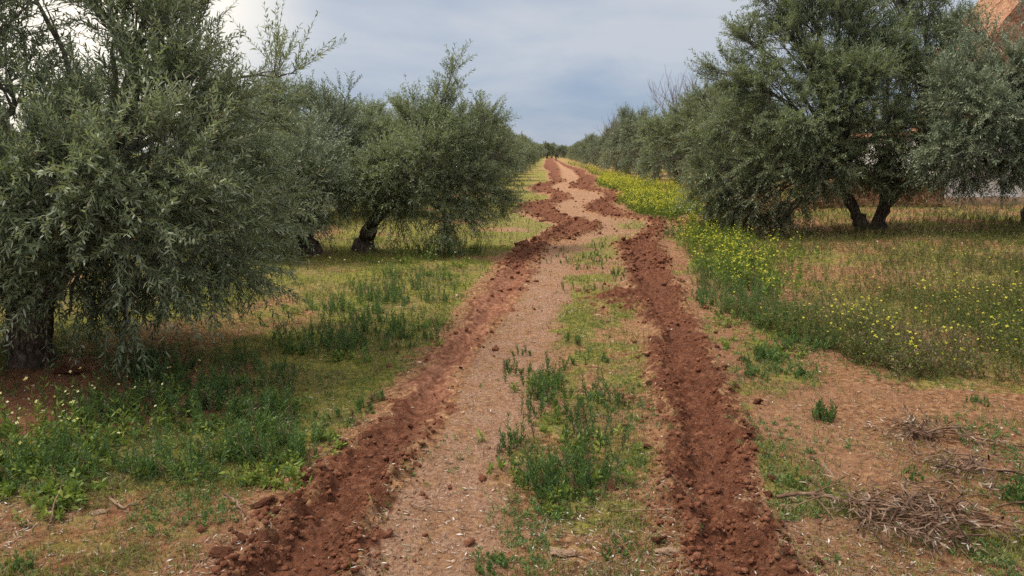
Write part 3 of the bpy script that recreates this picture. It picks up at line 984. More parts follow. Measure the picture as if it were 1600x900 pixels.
for grp, spots, lab in (("olive trees down the left row", spotsL, "distant olive tree in the left row where the track narrows"),
                        ("olive trees behind the left row", spotsL2, "olive tree half hidden behind the first left row"),
                        ("olive trees down the right row", spotsR, "distant olive tree in the right row above the yellow strip"),
                        ("olive trees behind the right row", spotsR2, "olive tree half hidden beyond the right row")):
    for (x, y, s) in spots:
        k = int(rngT.integers(0, 3))
        z = float(gz(x, y)[0])
        lb = named.get((x, y), lab)
        rz = rngT.uniform(0, 6.28)
        sc = (s * rngT.uniform(.82, 1.06), s * rngT.uniform(.82, 1.06), s * rngT.uniform(.82, 1.12))
        if made[k] is None:
            made[k] = plant_tree("olive_tree", (x, y, z), kinds[k], lb, "olive tree", grp, 'olive_silver' if k == 1 else 'olive')
            made[k].rotation_euler[2] = rz; made[k].scale = sc
        else:
            copy_tree(made[k], (x, y, z), rz, sc, lb, grp)


# --- leafless trees
def bare_tree(seed, h):
    rng = np.random.default_rng(seed)
    paths, stem = [], []

    def grow(p, d, L, r, lev):
        n = 5
        pts = [p]
        for k in range(n - 1):
            d = norm(d + rng.normal(0, 0.11, 3) + np.array([0, 0, 0.06]))
            pts.append(pts[-1] + d * L / (n - 1))
        pts = np.array(pts)
        (stem if lev == 3 else paths).append((pts, np.linspace(r, r * 0.55, n)))
        if lev == 0:
            return
        for k in range([0, 4, 5, 5][lev]):
            q = pts[rng.integers(2, n)]
            dd = norm(d + rng.normal(0, 0.42, 3))
            dd[2] = abs(dd[2]) + 0.25
            grow(q, norm(dd), L * rng.uniform(0.55, 0.8), r * 0.55, lev - 1)

    for k in range(4):
        a = rng.uniform(0, 6.28)
        grow(np.array([0.05 * math.cos(a), 0.05 * math.sin(a), -0.05]), norm(np.array([0.28 * math.cos(a), 0.28 * math.sin(a), 1.0])), h * 0.45, 0.05, 3)
    return tubes(stem, 6), tubes(paths, 4)


def bare_bark():
    t = NT("bare_bark")
    n = t.noise(8, 3)
    return t.done(t.bsdf(t.ramp(n, [(0.3, (0.13, 0.11, 0.11)), (0.7, (0.27, 0.23, 0.22))]), 0.9))


M['bare'] = bare_bark()
for (px, Y, h, sd_, lb) in ((1062, 36.0, 5.4, 3, "leafless greyish tree with fine upright twigs above the right row"),
                            (970, 62.0, 5.0, 8, "small leafless tree far along the right row")):
    b = P(px, 300, Y); b[2] = gz(b[0], b[1])[0]
    bt = bare_tree(sd_, h)
    e = empty("bare_tree", b, lb, "bare tree")
    for nm, (v, q) in zip(("trunk", "branches"), bt):
        link(nm, mesh_np(nm, v, q, M['bare'], smooth=True), e)

# ------------------------------------------------------------------ farmhouse and low wall on the right
def plaster():
    t = NT("whitewash")
    n = t.noise(1.6, 5, 0.6); n2 = t.noise(14, 4)
    col = t.ramp(n, [(0.35, (0.60, 0.52, 0.43)), (0.55, (0.76, 0.72, 0.66)), (0.8, (0.80, 0.77, 0.72))])
    return t.done(t.bsdf(col, 0.9, t.bump(n2, 0.02), 0.1))


def earth_wall():
    t = NT("rammed_earth")
    n = t.noise(2.2, 5, 0.65); n2 = t.noise(13, 5, 0.7)
    col = t.ramp(n2, [(0.38, (0.22, 0.10, 0.055)), (0.5, (0.38, 0.19, 0.105)), (0.62, (0.50, 0.30, 0.19))])
    col = t.mix(t.rng(n, 0.5, 0.7, 0, 0.5), col, (0.50, 0.30, 0.17))
    return t.done(t.bsdf(col, 0.95, t.bump(n2, 0.08), 0.1))


def ochre():
    t = NT("ochre_plinth")
    n = t.noise(5, 5, 0.65)
    col = t.ramp(n, [(0.3, (0.34, 0.21, 0.13)), (0.7, (0.50, 0.35, 0.22))])
    return t.done(t.bsdf(col, 0.92, t.bump(n, 0.02), 0.1))


def tiles():
    t = NT("roof_tile")
    n = t.noise(7, 5, 0.65)
    col = t.ramp(n, [(0.3, (0.22, 0.09, 0.05)), (0.7, (0.42, 0.22, 0.13))])
    return t.done(t.bsdf(col, 0.9, None, 0.1))


M['plaster'], M['earth'], M['ochre'], M['tiles'] = plaster(), earth_wall(), ochre(), tiles()


def prism(outline, depth, rough=0.0, seed=0, sub=0.25):
    """outline in local XZ (x,z) extruded along +Y by depth; front face subdivided for an uneven face"""
    import bmesh
    bm = bmesh.new()
    vs = [bm.verts.new((x, 0, z)) for x, z in outline]
    f = bm.faces.new(vs)
    r = bmesh.ops.extrude_face_region(bm, geom=[f])
    for g in r['geom']:
        if isinstance(g, bmesh.types.BMVert):
            g.co.y += depth
    bmesh.ops.recalc_face_normals(bm, faces=bm.faces)
    if rough:
        bmesh.ops.triangulate(bm, faces=bm.faces)
        for _ in range(4):
            ed = [e for e in bm.edges if e.calc_length() > sub]
            if not ed:
                break
            bmesh.ops.subdivide_edges(bm, edges=ed, cuts=1, use_grid_fill=False)
            bmesh.ops.triangulate(bm, faces=[q for q in bm.faces if len(q.verts) > 4])
        rng = np.random.default_rng(seed)
        for v in bm.verts:
            v.co += Vector(rng.normal(0, rough, 3))
    return bm


def bm_obj(name, bm, mat, parent=None):
    me = bpy.data.meshes.new(name)
    bm.to_mesh(me); bm.free()
    me.materials.append(mat)
    return link(name, me, parent)


FH = P(1480, 330, 20.0)
fz = float(gz(FH[0], 20.0)[0])
fh = empty("farmhouse", (FH[0] - 0.45, 20.0, fz - 0.05), "rural building with whitewashed wall, ochre foot and tall orange earth gable behind the right trees", "farmhouse")
bm_obj("wall", prism([(0, 0.26), (9, 0.26), (9, 1.9), (0, 1.9)], 5.0, 0.006, 1, 0.4), M['plaster'], fh)
bm_obj("plinth", prism([(-0.05, -0.1), (9.05, -0.1), (9.05, 0.26), (-0.05, 0.26)], 5.06, 0.004, 2, 0.4), M['ochre'], fh).location = (0, -0.06, -0.003)
bm_obj("gable", prism([(-0.2, 0), (9.8, 0), (9.8, 5.4), (6.2, 10.2), (3.1, 7.6), (1.9, 5.9), (1.0, 4.9), (0.6, 2.5)], 3.0, 0.035, 3, 0.35), M['earth'], fh).location = (3.0, 5.2, 0)
rf = bm_obj("roof", prism([(-0.15, 1.9), (9.15, 1.9), (9.15, 2.02), (-0.15, 2.02)], 5.25, 0.0), M['tiles'], fh)
rf.location = (0, -0.12, 0.003)
LW = P(1275, 330, 20.6)
lw = bm_obj("earth_wall", prism([(0, -0.1), (3.9, -0.1), (3.85, 0.75), (3.2, 0.95), (2.4, 0.8), (1.7, 1.05), (0.9, 1.1), (0.4, 0.85), (0.05, 0.5)], 0.55, 0.03, 5, 0.2), M['earth'])
lw.scale = (.86, 1, .85)
lw.location = (LW[0] - 0.6, 19.3, float(gz(LW[0], 19.3)[0]))
tag(lw, "crumbling low orange earth wall behind the two spreading stems", "wall")

# ------------------------------------------------------------------ far hill, tiny person
def hill():
    n = 160
    x = np.linspace(-2600, 2600, n)
    prof = np.clip(10 + 15 * np.exp(-((x - 85) / 120) ** 2) + 14 * (fbm(x * 0.006, x * 0, 3, 4) - 0.5) + 12 * (fbm(x * 0.03, x * 0, 4, 3) - 0.5), 3, None)
    rows = []
    for k, f in enumerate((0, 0.45, 0.8, 1.0, 0.7, 0.0)):
        rows.append(np.stack([x, 1500 + 180 * k + 0 * x, prof * f - (6 if f == 0 else 0)], 1))
    V = np.concatenate(rows)
    idx = np.arange(6 * n).reshape(6, n)
    Q = np.stack([idx[:-1, :-1], idx[:-1, 1:], idx[1:, 1:], idx[1:, :-1]], -1).reshape(-1, 4)
    t = NT("hill_scrub")
    nn = t.noise(0.05, 5, 0.7)
    m = t.done(t.bsdf(t.ramp(nn, [(0.35, (0.075, 0.085, 0.075)), (0.65, (0.15, 0.155, 0.13))]), 1.0))
    tag(link("hill", mesh_np("hill", V, Q, m, smooth=True)), "low wooded hill on the horizon", "hill", kind="structure")


hill()


def person():
    b = P(868.5, 252, 138.0); b[2] = gz(b[0], b[1])[0]
    e = empty("person", b, "tiny person in dark clothes standing at the far end of the track", "person")
    co = [(0, 0, 0.95), (0, 0, 1.2), (0, 0, 1.42), (0, 0, 1.53), (0, 0.02, 1.68),
          (0.19, 0, 1.42), (0.27, -0.03, 1.15), (0.25, -0.12, 0.9), (-0.19, 0, 1.42), (-0.26, -0.02, 1.15), (-0.25, -0.1, 0.9),
          (0.1, 0, 0.9), (0.11, -0.02, 0.5), (0.12, 0.02, 0.08), (0.12, -0.14, 0.03), (-0.1, 0, 0.9), (-0.12, 0.03, 0.5), (-0.13, 0.04, 0.08), (-0.13, -0.1, 0.03)]
    ed = [(0, 1), (1, 2), (2, 3), (3, 4), (2, 5), (5, 6), (6, 7), (2, 8), (8, 9), (9, 10), (0, 11), (11, 12), (12, 13), (13, 14), (0, 15), (15, 16), (16, 17), (17, 18)]
    ra = [.16, .15, .16, .06, .11, .07, .05, .04, .07, .05, .04, .1, .07, .05, .04, .1, .07, .05, .04]
    me = bpy.data.meshes.new("body")
    me.from_pydata(co, ed, [])
    t = NT("clothes")
    tc = t.n("ShaderNodeTexCoord").outputs["Object"]
    s = t.n("ShaderNodeSeparateXYZ"); t.l(tc, s.inputs[0])
    col = t.ramp(s.outputs[2], [(0.0, (0.03, 0.025, 0.03)), (0.94, (0.03, 0.025, 0.03)), (0.96, (0.05, 0.05, 0.06)), (1.0, (0.05, 0.05, 0.06))])
    skin = t.rng(s.outputs[2], 1.50, 1.54)
    me.materials.append(t.done(t.bsdf(t.mix(skin, col, (0.42, 0.27, 0.19)), 0.9)))
    o = link("body", me, e)
    sk = o.modifiers.new("skin", 'SKIN')
    for i, r in enumerate(ra):
        me.skin_vertices[0].data[i].radius = (r, r * 0.8)
    me.skin_vertices[0].data[0].use_root = True
    ss = o.modifiers.new("subd", 'SUBSURF'); ss.levels = ss.render_levels = 1
    V, Q = tubes([([(0, 0.03, 1.63), (0, 0.03, 1.70), (0, 0.03, 1.76), (0, 0.03, 1.79)], [.125, .125, .1, .02])], 10)
    h = NT("hair"); hm = h.done(h.bsdf((0.03, 0.022, 0.018), 0.8))
    link("hair", mesh_np("hair", V, Q, hm, smooth=True), e)


person()

# ------------------------------------------------------------------ ground cover
rngG = np.random.default_rng(77)


def scatter_px(n, x0, x1, y0, y1, fn=None, rng=rngG):
    """random ground points, even in the photo's own pixels so that near ones are dense; fn(px,py,x,y)->probability"""
    px = rng.uniform(x0, x1, n); py = rng.uniform(y0, y1, n)
    x, y = ground_xy(px, py)
    if fn is not None:
        k = rng.random(n) < fn(px, py, x, y)
        px, py, x, y = px[k], py[k], x[k], y[k]
    return px, py, x, y


def blades(x, y, h, w, rng, lean=0.5, rshift=0.0):
    n = len(x)
    z = height(x, y)
    a = rng.uniform(0, 6.283, n)
    dirn = np.stack([np.cos(a), np.sin(a), np.zeros(n)], 1)
    side = np.stack([-np.sin(a + rng.normal(0, .6, n)), np.cos(a), np.zeros(n)], 1)
    base = np.stack([x, y, z - 0.004], 1)
    le = np.abs(rng.normal(0, lean, n))[:, None]
    midp = base + np.array([0, 0, 1]) * (h * 0.55)[:, None] + dirn * (h[:, None] * le * 0.3)
    tip = base + np.array([0, 0, 1]) * (h * (1 - 0.35 * np.clip(le[:, 0], 0, 1)))[:, None] + dirn * (h[:, None] * le)
    V = np.stack([base - side * w[:, None] * .5, base + side * w[:, None] * .5, midp + side * w[:, None] * .38, tip, midp - side * w[:, None] * .38], 1).reshape(-1, 3)
    b = np.arange(n)[:, None] * 5
    Q = b + np.array([[0, 1, 2, 4]]); T = b + np.array([[4, 2, 3]])
    r = np.clip(rng.normal(0.45, .24, n) + rshift, 0, 1)
    return V, [Q, T], np.repeat(r, 5)


def grass():
    def prob(px, py, x, y):
        rut, path, green, red = masks(x, y)
        n = fbm(x * 4, y * 4, 91, 3)
        return np.clip(green * 1.5 - 0.05, 0.04, 1) * (1 - rut) * (.12 + .88 * sst(0.38, 0.6, n)) * (1 - 0.6 * path)
    px, py, x, y = scatter_px(700000, -350, 1950, 258, 1010, prob)
    rng = rngG
    sc = np.clip(y / 6, 0.8, 4.0)
    n = len(x)
    h = rng.uniform(0.014, 0.05, n) * np.clip(y / 7, 0.8, 2.2)
    tall = rng.random(n) < 0.05
    h = np.where(tall, h * 2.2, h)
    w = rng.uniform(0.003, 0.006, n) * sc
    n2 = fbm(x * .9, y * .9, 95, 3)
    V, Fc, r = blades(x, y, h, w, rng, 0.7, (n2 - .5) * .9)
    tag(link("grass", mesh_np("grass", V, Fc, M['grass'], {"rnd": r, "dry": np.repeat((rng.random(n) < .25 + .9 * (fbm(x * 1.5, y * 1.5, 97, 3) - .42)).astype(float) * .9, 5)})),
        "short yellow green grass and moss on the verges and middle strip", "grass", kind="stuff")


grass()


def stalk_arrays(base, h, rng, nl, ll, lw, top=True, lean=0.12, spread=0.6, dry=None):
    """upright leafy stalks at base (n,3) of height h (n,): returns stem and leaves"""
    n = len(base)
    D = norm(np.stack([rng.normal(0, lean, n), rng.normal(0, lean, n), np.ones(n)], 1))
    C = rng.normal(0, 0.08, (n, 3)) * h[:, None]; C[:, 2] *= 0.2
    V, Q, r, d = leaves(base, D, h, C, rng, nl, ll, lw, False, spread=spread, dry=dry)
    return D, C, V, Q, r, d


def weed_mesh(name, bx, by, h, rng, nl=30, ll=0.029, lw=0.0068, mat='weed', rsh=0.0, zoff=0.0, local=None, **kw):
    z = height(bx, by) - 0.01
    base = np.stack([bx, by, z], 1)
    if local is not None:
        base = base - local
    D, C, V, Q, r, d = stalk_arrays(base, h, rng, nl, ll, lw, **kw)
    r = np.clip(r + np.tile(np.repeat(rng.normal(0, .22, len(base)), nl // 2), 2).repeat(4), 0, 1)
    sv, sq = twig_tubes(base, D, h, C, 0.0022)
    r = np.clip(r + rsh, 0, 1)
    VV = np.concatenate([V, sv]); QQ = np.concatenate([Q, sq + len(V)])
    rr = np.concatenate([r, np.full(len(sv), .4)]); dd = np.concatenate([d, np.full(len(sv), 0.25)])
    return mesh_np(name, VV, QQ, M[mat], {"rnd": rr, "dry": dd})


def clump_points(patches, rng, stalks=(4, 11), spread=0.055):
    xs, ys, hs = [], [], []
    for (px, py, rx, ry, n, hm) in patches:
        a = rng.uniform(0, 6.283, n); q = np.sqrt(rng.random(n))
        cx, cy = ground_xy(px + rx * q * np.cos(a), py + ry * q * np.sin(a))
        for k in range(n):
            m = max(2, int(rng.integers(*stalks) * rng.uniform(.4, 1.5)))
            xs.append(cx[k] + rng.normal(0, spread, m)); ys.append(cy[k] + rng.normal(0, spread, m))
            hs.append(hm * rng.uniform(0.3, 1.2, m))
    xs, ys, hs = np.concatenate(xs), np.concatenate(ys), np.concatenate(hs)
    a, b = rut_sd(xs, ys)
    k = np.maximum(a, b) < -.08
    return xs[k], ys[k], hs[k]


rw = np.random.default_rng(31)
x, y, h = clump_points([(885, 690, 92, 100, 32, .17), (885, 750, 55, 40, 17, .18), (880, 600, 90, 70, 16, .11), (790, 730, 20, 30, 2, .1), (930, 440, 60, 40, 12, .10),
                        (900, 400, 70, 18, 12, .13)], rw, (3, 8))
tag(link("weeds", weed_mesh("weeds", x, y, h, rw, lean=.2, dry=(rw.random(len(x)) < .09) * .9)), "dark green upright weeds down the middle strip between the ruts", "weeds", kind="stuff")
x, y, h = clump_points([(1150, 470, 60, 28, 60, .16), (1120, 430, 40, 25, 40, .18), (1220, 500, 60, 20, 40, .15), (1170, 440, 60, 25, 50, .17), (1200, 575, 60, 18, 12, .09), (1270, 540, 60, 14, 20, .12)], rw, (3, 8))
tag(link("weeds", weed_mesh("weeds", x, y, h, rw, rsh=.12, lean=.25, spread=.9)), "fresh green weeds in front of the yellow flowers right of the right rut", "weeds", kind="stuff")
x, y, h = clump_points([(445, 705, 75, 28, 26, .19), (310, 725, 70, 30, 12, .19), (235, 740, 25, 18, 7, .22), (110, 710, 130, 50, 22, .16), (-60, 740, 100, 60, 16, .18), (40, 760, 80, 35, 8, .11), (330, 660, 60, 30, 16, .18), (250, 600, 90, 25, 26, .2), (180, 660, 80, 30, 18, .18), (400, 650, 40, 30, 14, .17), (-80, 600, 90, 25, 14, .2),
                        (500, 540, 75, 20, 26, .2), (390, 600, 70, 36, 22, .17), (300, 620, 80, 36, 18, .18), (600, 520, 90, 30, 30, .15), (240, 640, 90, 30, 12, .16),
                        (640, 455, 80, 25, 36, .2), (700, 395, 60, 14, 40, .26), (760, 330, 50, 14, 44, .28), (560, 480, 90, 30, 26, .16), (420, 655, 60, 24, 6, .10), (560, 640, 30, 40, 5, .05)], rw, (3, 9))
tag(link("weeds", weed_mesh("weeds", x, y, h, rw, rsh=.07, lean=.22, spread=.75, dry=(rw.random(len(x)) < .08) * .9)), "green leafy weeds in drifts over the left verge under the olive trees", "weeds", kind="stuff")


def herbs():
    """low broad seedlings and rosettes speckled over the soil"""
    rng = np.random.default_rng(91)

    def prob(px, py, x, y):
        rut, path, green, red = masks(x, y)
        n = fbm(x * 2.6, y * 2.6, 141, 3)
        return sst(.46, .66, n + .25 * (green - .4)) * (1 - rut) * (1 - .8 * path)
    px, py, x, y = scatter_px(26000, -300, 1900, 330, 1000, prob, rng)
    n = len(x)
    h = rng.uniform(.012, .05, n)
    base = np.stack([x, y, height(x, y) - .003], 1)
    D = norm(np.stack([rng.normal(0, .5, n), rng.normal(0, .5, n), np.ones(n)], 1))
    V, Q, r, d = leaves(base, D, h, rng.normal(0, .005, (n, 3)), rng, 8, .020, .007, False, spread=1.2)
    tag(link("ground_herbs", mesh_np("ground_herbs", V, Q, M['weed'], {"rnd": np.clip(r + .2, 0, 1), "dry": d})),
        "low green seedlings speckled over the soil", "ground cover", kind="stuff")


herbs()


rv = np.random.default_rng(37)
x, y, h = clump_points([(880, 700, 110, 120, 26, .08), (430, 720, 110, 50, 22, .10), (150, 720, 160, 60, 34, .11), (330, 650, 130, 60, 26, .11), (560, 520, 150, 50, 24, .10), (640, 420, 100, 30, 24, .12), (20, 780, 120, 40, 20, .08), (1190, 520, 90, 40, 22, .09)], rv, (3, 8), .05)
tag(link("weeds", weed_mesh("weeds", x, y, h, rv, nl=10, ll=.042, lw=.017, mat='mustard_leaf', lean=.55, spread=1.2)), "low broad leaved green plants between the upright weeds", "weeds", kind="stuff")


# flowers: four small petals as two crossed folded quads
def flowers(pos, size, rng):
    n = len(pos)
    a = rng.uniform(0, 6.283, n)
    tilt = norm(np.stack([rng.normal(0, .5, n), rng.normal(-0.35, .5, n), np.ones(n)], 1))
    u = norm(np.cross(tilt, np.stack([np.cos(a), np.sin(a), np.zeros(n)], 1))); v = np.cross(tilt, u)
    s = (size * rng.uniform(.7, 1.3, n))[:, None]
    V, Q = [], []
    k = [pos + tilt * 0, pos + (u * .55 + v * .35) * s + tilt * s * .25, pos + u * s + tilt * s * .1, pos + (u * .55 - v * .35) * s + tilt * s * .25,
         pos + (-u * .55 + v * .35) * s + tilt * s * .25, pos - u * s + tilt * s * .1, pos + (-u * .55 - v * .35) * s + tilt * s * .25,
         pos + (v * .55 + u * .35) * s + tilt * s * .3, pos + v * s + tilt * s * .12, pos + (v * .55 - u * .35) * s + tilt * s * .3,
         pos + (-v * .55 + u * .35) * s + tilt * s * .3, pos - v * s + tilt * s * .12, pos + (-v * .55 - u * .35) * s + tilt * s * .3]
    V = np.stack(k, 1).reshape(-1, 3)
    b = np.arange(n)[:, None] * 13
    Q = np.concatenate([b + np.array([q]) for q in ([0, 1, 2, 3], [0, 6, 5, 4], [0, 9, 8, 7], [0, 10, 11, 12])])
    return V, Q, np.repeat(rng.random(n), 13)


# right field: brownish green weeds with pale yellow flowers
def field():
    rng = np.random.default_rng(41)

    def prob(px, py, x, y):
        fm = field_mask(px, py) + (fbm(x * 2, y * 2, 99, 3) - .5) * 40
        sl, sr = rut_sd(x, y)
        n = fbm(x * .8, y * .8, 103, 3)
        bare = np.clip(1 - np.hypot((px - 1300) / 110, (py - 412) / 20), 0, 1)
        return sst(0, 18, fm) * (sr < -0.25) * (.25 + .75 * sst(.3, .5, n)) * (1 - 1.1 * bare).clip(0, 1)
    px, py, x, y = scatter_px(26000, 1020, 1950, 335, 640, prob, rng)
    h = rng.uniform(.07, .26, len(x)) * (1 + .3 * (fbm(x, y, 7, 2) - .5))
    me = weed_mesh("field_weeds", x, y, h, rng, 18, .034, .008, 'field', rsh=.5 * (fbm(x * 1.1, y * 1.1, 107, 3).mean() - .5), lean=.38, spread=.95, dry=np.clip(.09 + 1.6 * (fbm(x * .9, y * .9, 109, 3) - .5), 0, .6))
    n2 = fbm(x * 1.2, y * 1.2, 117, 3)
    tag(link("field_weeds", me), "knee high brownish green weeds covering the field right of the track", "weeds", kind="stuff")
    # flowers in the field
    fl = rng.random(len(x)) < np.where((py > 455) & (px > 1280), .15, .035)
    pos = np.stack([x[fl], y[fl], height(x[fl], y[fl]) + h[fl] + 0.01], 1)
    V, Q, r = flowers(pos, .0115, rng)
    tag(link("field_flowers", mesh_np("field_flowers", V, Q, M['yellow'], {"rnd": r})), "small yellow flowers dotted over the right field", "flowers", kind="stuff")


field()


def mustard():
    rng = np.random.default_rng(51)
    # strip in front of the right row, from the near drift to far away
    line = [(1175, 432, 60), (1150, 405, 48), (1120, 380, 45), (1100, 358, 42), (1070, 342, 50), (1045, 330, 58), (1020, 318, 55), (1000, 307, 48), (980, 297, 42), (958, 288, 36), (938, 279, 28), (915, 271, 20), (900, 265, 15), (888, 260, 10)]
    xs, ys = [], []
    for (px, py, w), n in zip(line, (70, 90, 110, 170, 330, 420, 460, 460, 460, 420, 380, 340, 260, 200)):
        a = px + rng.normal(0, w * .62, n); b = py + rng.normal(0, 15 if py > 350 else (9 if py > 300 else 4), n)
        x, y = ground_xy(a, np.maximum(b, 256))
        sl, sr = rut_sd(x, y)
        k = np.maximum(sl, sr) < -0.25
        k &= x > np.interp(y, RY, RXR) + 0.15
        xs.append(x[k]); ys.append(y[k])
    x = np.concatenate(xs); y = np.concatenate(ys)
    n = len(x)
    h = rng.uniform(.20, .46, n) * np.where(y < 14, .8, 1.0) * (.6 + .8 * fbm(x * 1.3, y * 1.3, 119, 3))
    base = np.stack([x, y, height(x, y) - .01], 1)
    D = norm(np.stack([rng.normal(0, .16, n), rng.normal(0, .16, n), np.ones(n)], 1))
    C = rng.normal(0, .06, (n, 3)) * h[:, None]
    V, Q, r, d = leaves(base, D, h * .85, C, rng, 16, .075, .028, False, spread=1.0)
    # side shoots carrying flowers
    m = 7
    s = rng.uniform(.5, .95, (n, m))
    o = base[:, None] + D[:, None] * (h[:, None] * s)[..., None] + C[:, None] * (s ** 2)[..., None]
    dd = norm(D[:, None] + rng.normal(0, .45, (n, m, 3)))
    L = h[:, None] * rng.uniform(.2, .4, (n, m))
    o, dd, L = o.reshape(-1, 3), dd.reshape(-1, 3), L.reshape(-1)
    sv, sq = twig_tubes(np.concatenate([base, o]), np.concatenate([D, dd]), np.concatenate([h, L]), np.zeros((n + len(o), 3)), .0026)
    VV = np.concatenate([V, sv]); QQ = np.concatenate([Q, sq + len(V)])
    tag(link("mustard_plants", mesh_np("mustard_plants", VV, QQ, M['mustard_leaf'], {"rnd": np.concatenate([r, np.full(len(sv), .7)]), "dry": np.zeros(len(VV))})),
        "leafy green flower stems in a strip along the right row", "wild plants", kind="stuff")
    tip = o + dd * L[:, None]
    k = 4
    pos = (tip[:, None] + rng.normal(0, .018, (len(tip), k, 3))).reshape(-1, 3)
    dist = pos[:, 1]
    keep = rng.random(len(pos)) < np.clip(.14 + .42 * sst(9, 28, dist), 0, .55) * (.3 + 1.2 * sst(.35, .65, fbm(pos[:, 0] * 1.1, pos[:, 1] * 1.1, 121, 3)))
    pos = pos[keep]
    V, Q, r = flowers(pos, .013, rng)
    tag(link("mustard_flowers", mesh_np("mustard_flowers", V, Q, M['yellow'], {"rnd": r})), "bright yellow wild mustard blooms in a strip along the right row", "flowers", kind="stuff")


mustard()


def left_flowers():
    rng = np.random.default_rng(61)
    xs, ys, hs = [], [], []
    for (px, py, rx, ry, n, h) in ((40, 700, 70, 60, 26, .22), (130, 690, 110, 40, 26, .24), (260, 660, 90, 40, 12, .22), (690, 392, 70, 14, 70, .30), (640, 420, 90, 30, 40, .2), (730, 310, 60, 12, 60, .25), (350, 480, 60, 16, 30, .3)):
        a = px + rng.normal(0, rx * .5, n); b = py + rng.normal(0, ry * .5, n)
        x, y = ground_xy(a, b)
        xs.append(x); ys.append(y); hs.append(h * rng.uniform(.7, 1.3, n))
    x, y, h = map(np.concatenate, (xs, ys, hs))
    k = rut_sd(x, y)[0] < -.1
    x, y, h = x[k], y[k], h[k]
    base = np.stack([x, y, height(x, y) - .01], 1)
    D = norm(np.stack([rng.normal(0, .12, len(x)), rng.normal(0, .12, len(x)), np.ones(len(x))], 1))
    V, Q, r, d = leaves(base, D, h * .8, 0 * D, rng, 8, .05, .011, False, spread=.9)
    sv, sq = twig_tubes(base, D, h, 0 * D, .0018)
    tag(link("flower_stems", mesh_np("flower_stems", np.concatenate([V, sv]), np.concatenate([Q, sq + len(V)]), M['mustard_leaf'],
        {"rnd": np.concatenate([r, np.full(len(sv), .5)]), "dry": np.zeros(len(V) + len(sv))})), "thin green flower stems in the left verge", "wild plants", kind="stuff")
    tip = base + D * h[:, None]
    pos = (tip[:, None] + rng.normal(0, .010, (len(tip), 2, 3))).reshape(-1, 3)
    pos = pos[rng.random(len(pos)) < np.where(pos[:, 1] < 7, .45, 1)]
    V, Q, r = flowers(pos, .0085, rng)
    tag(link("verge_flowers", mesh_np("verge_flowers", V, Q, M['pale_flower'], {"rnd": r})), "pale yellow flowers scattered in the left verge", "flowers", kind="stuff")


left_flowers()


# ------------------------------------------------------------------ clods, stones, litter
def clod(seed):
    """broken lump of earth: facets, pits and crumbs"""
    import bmesh
    bm = bmesh.new()
    bmesh.ops.create_icosphere(bm, subdivisions=4, radius=1.0)
    V = np.array([v.co[:] for v in bm.verts]); Fc = np.array([[v.index for v in f.verts] for f in bm.faces])
    bm.free()
    rng = np.random.default_rng(seed)
    f = np.ones(len(V))
    for d in norm(rng.normal(0, 1, (9, 3))):
        dd = V @ d; lim = rng.uniform(.45, .8)
        f = np.minimum(f, np.where(dd > lim, lim / np.maximum(dd, 1e-3), 1.0))
    q = V * 2.3 + seed
    g = fbm(q[:, 0] + q[:, 2] * .7, q[:, 1] - q[:, 2] * .6, seed, 2)
    g2 = 1 - np.abs(2 * fbm(q[:, 0] * 2.2 + q[:, 2] * 1.7, q[:, 1] * 2.2 - q[:, 2] * 1.3, seed + 5, 3) - 1)
    f = f * (.62 + .5 * g + .42 * (g2 - .5))
    V = V * f[:, None] * np.array([rng.uniform(1.0, 1.5), rng.uniform(.7, 1.0), .72])
    V += rng.normal(0, .022, V.shape)
    return V, Fc


def lump(seed, sub=2, flat=0.7, jag=0.28):
    import bmesh
    bm = bmesh.new()
    bmesh.ops.create_icosphere(bm, subdivisions=sub, radius=1.0)
    V = np.array([v.co[:] for v in bm.verts]); Fc = np.array([[v.index for v in f.verts] for f in bm.faces])
    bm.free()
    rng = np.random.default_rng(seed)
    dirs = norm(rng.normal(0, 1, (7, 3)))
    f = np.ones(len(V))
    for d in dirs:                                   # flat facets
        dd = V @ d
        lim = rng.uniform(.55, .85)
        f = np.minimum(f, np.where(dd > lim, lim / np.maximum(dd, 1e-3), 1.0))
    V = V * f[:, None] * (1 + rng.normal(0, jag * .25, (len(V), 1)))
    V[:, 2] *= flat
    V *= np.array([rng.uniform(.85, 1.25), rng.uniform(.75, 1.1), 1])
    return V, Fc


LUMPS = [clod(s) for s in range(40, 48)]
LUMPS1 = [lump(s, 1, .75, .9) for s in range(20, 30)]


def scatter_lumps(x, y, size, rng, protos, sink=.25):
    z = height(x, y)
    Vs, Fs, off = [], [], 0
    for i in range(len(x)):
        V, Fc = protos[rng.integers(len(protos))]
        a = rng.uniform(0, 6.283); c, s = math.cos(a), math.sin(a)
        tl = rng.normal(0, .35); ct, st = math.cos(tl), math.sin(tl)
        W = V @ np.array([[1, 0, 0], [0, ct, st], [0, -st, ct]]) @ np.array([[c, s, 0], [-s, c, 0], [0, 0, 1]])
        Vs.append(W * size[i] + np.array([x[i], y[i], z[i] + size[i] * (.5 - sink)]))
        Fs.append(Fc + off); off += len(V)
    return np.concatenate(Vs), np.concatenate(Fs)


rc = np.random.default_rng(71)


def clod_prob(px, py, x, y):
    sl, sr = rut_sd(x, y)
    s = np.maximum(sl, sr)
    edge = np.exp(-((s + .02) / .10) ** 2)
    return np.clip((edge * .9 + .22 * (sr > 0) + .10 * (sl > 0)) * (1 + 1.2 * sst(8, 16, y)) * (1 - .75 * (sl > sr) * sst(3.6, 4.6, y) * (1 - sst(7.5, 9.5, y))) + .03 * np.exp(-((s + .2) / .3) ** 2), 0, 1) * (s > -.8)


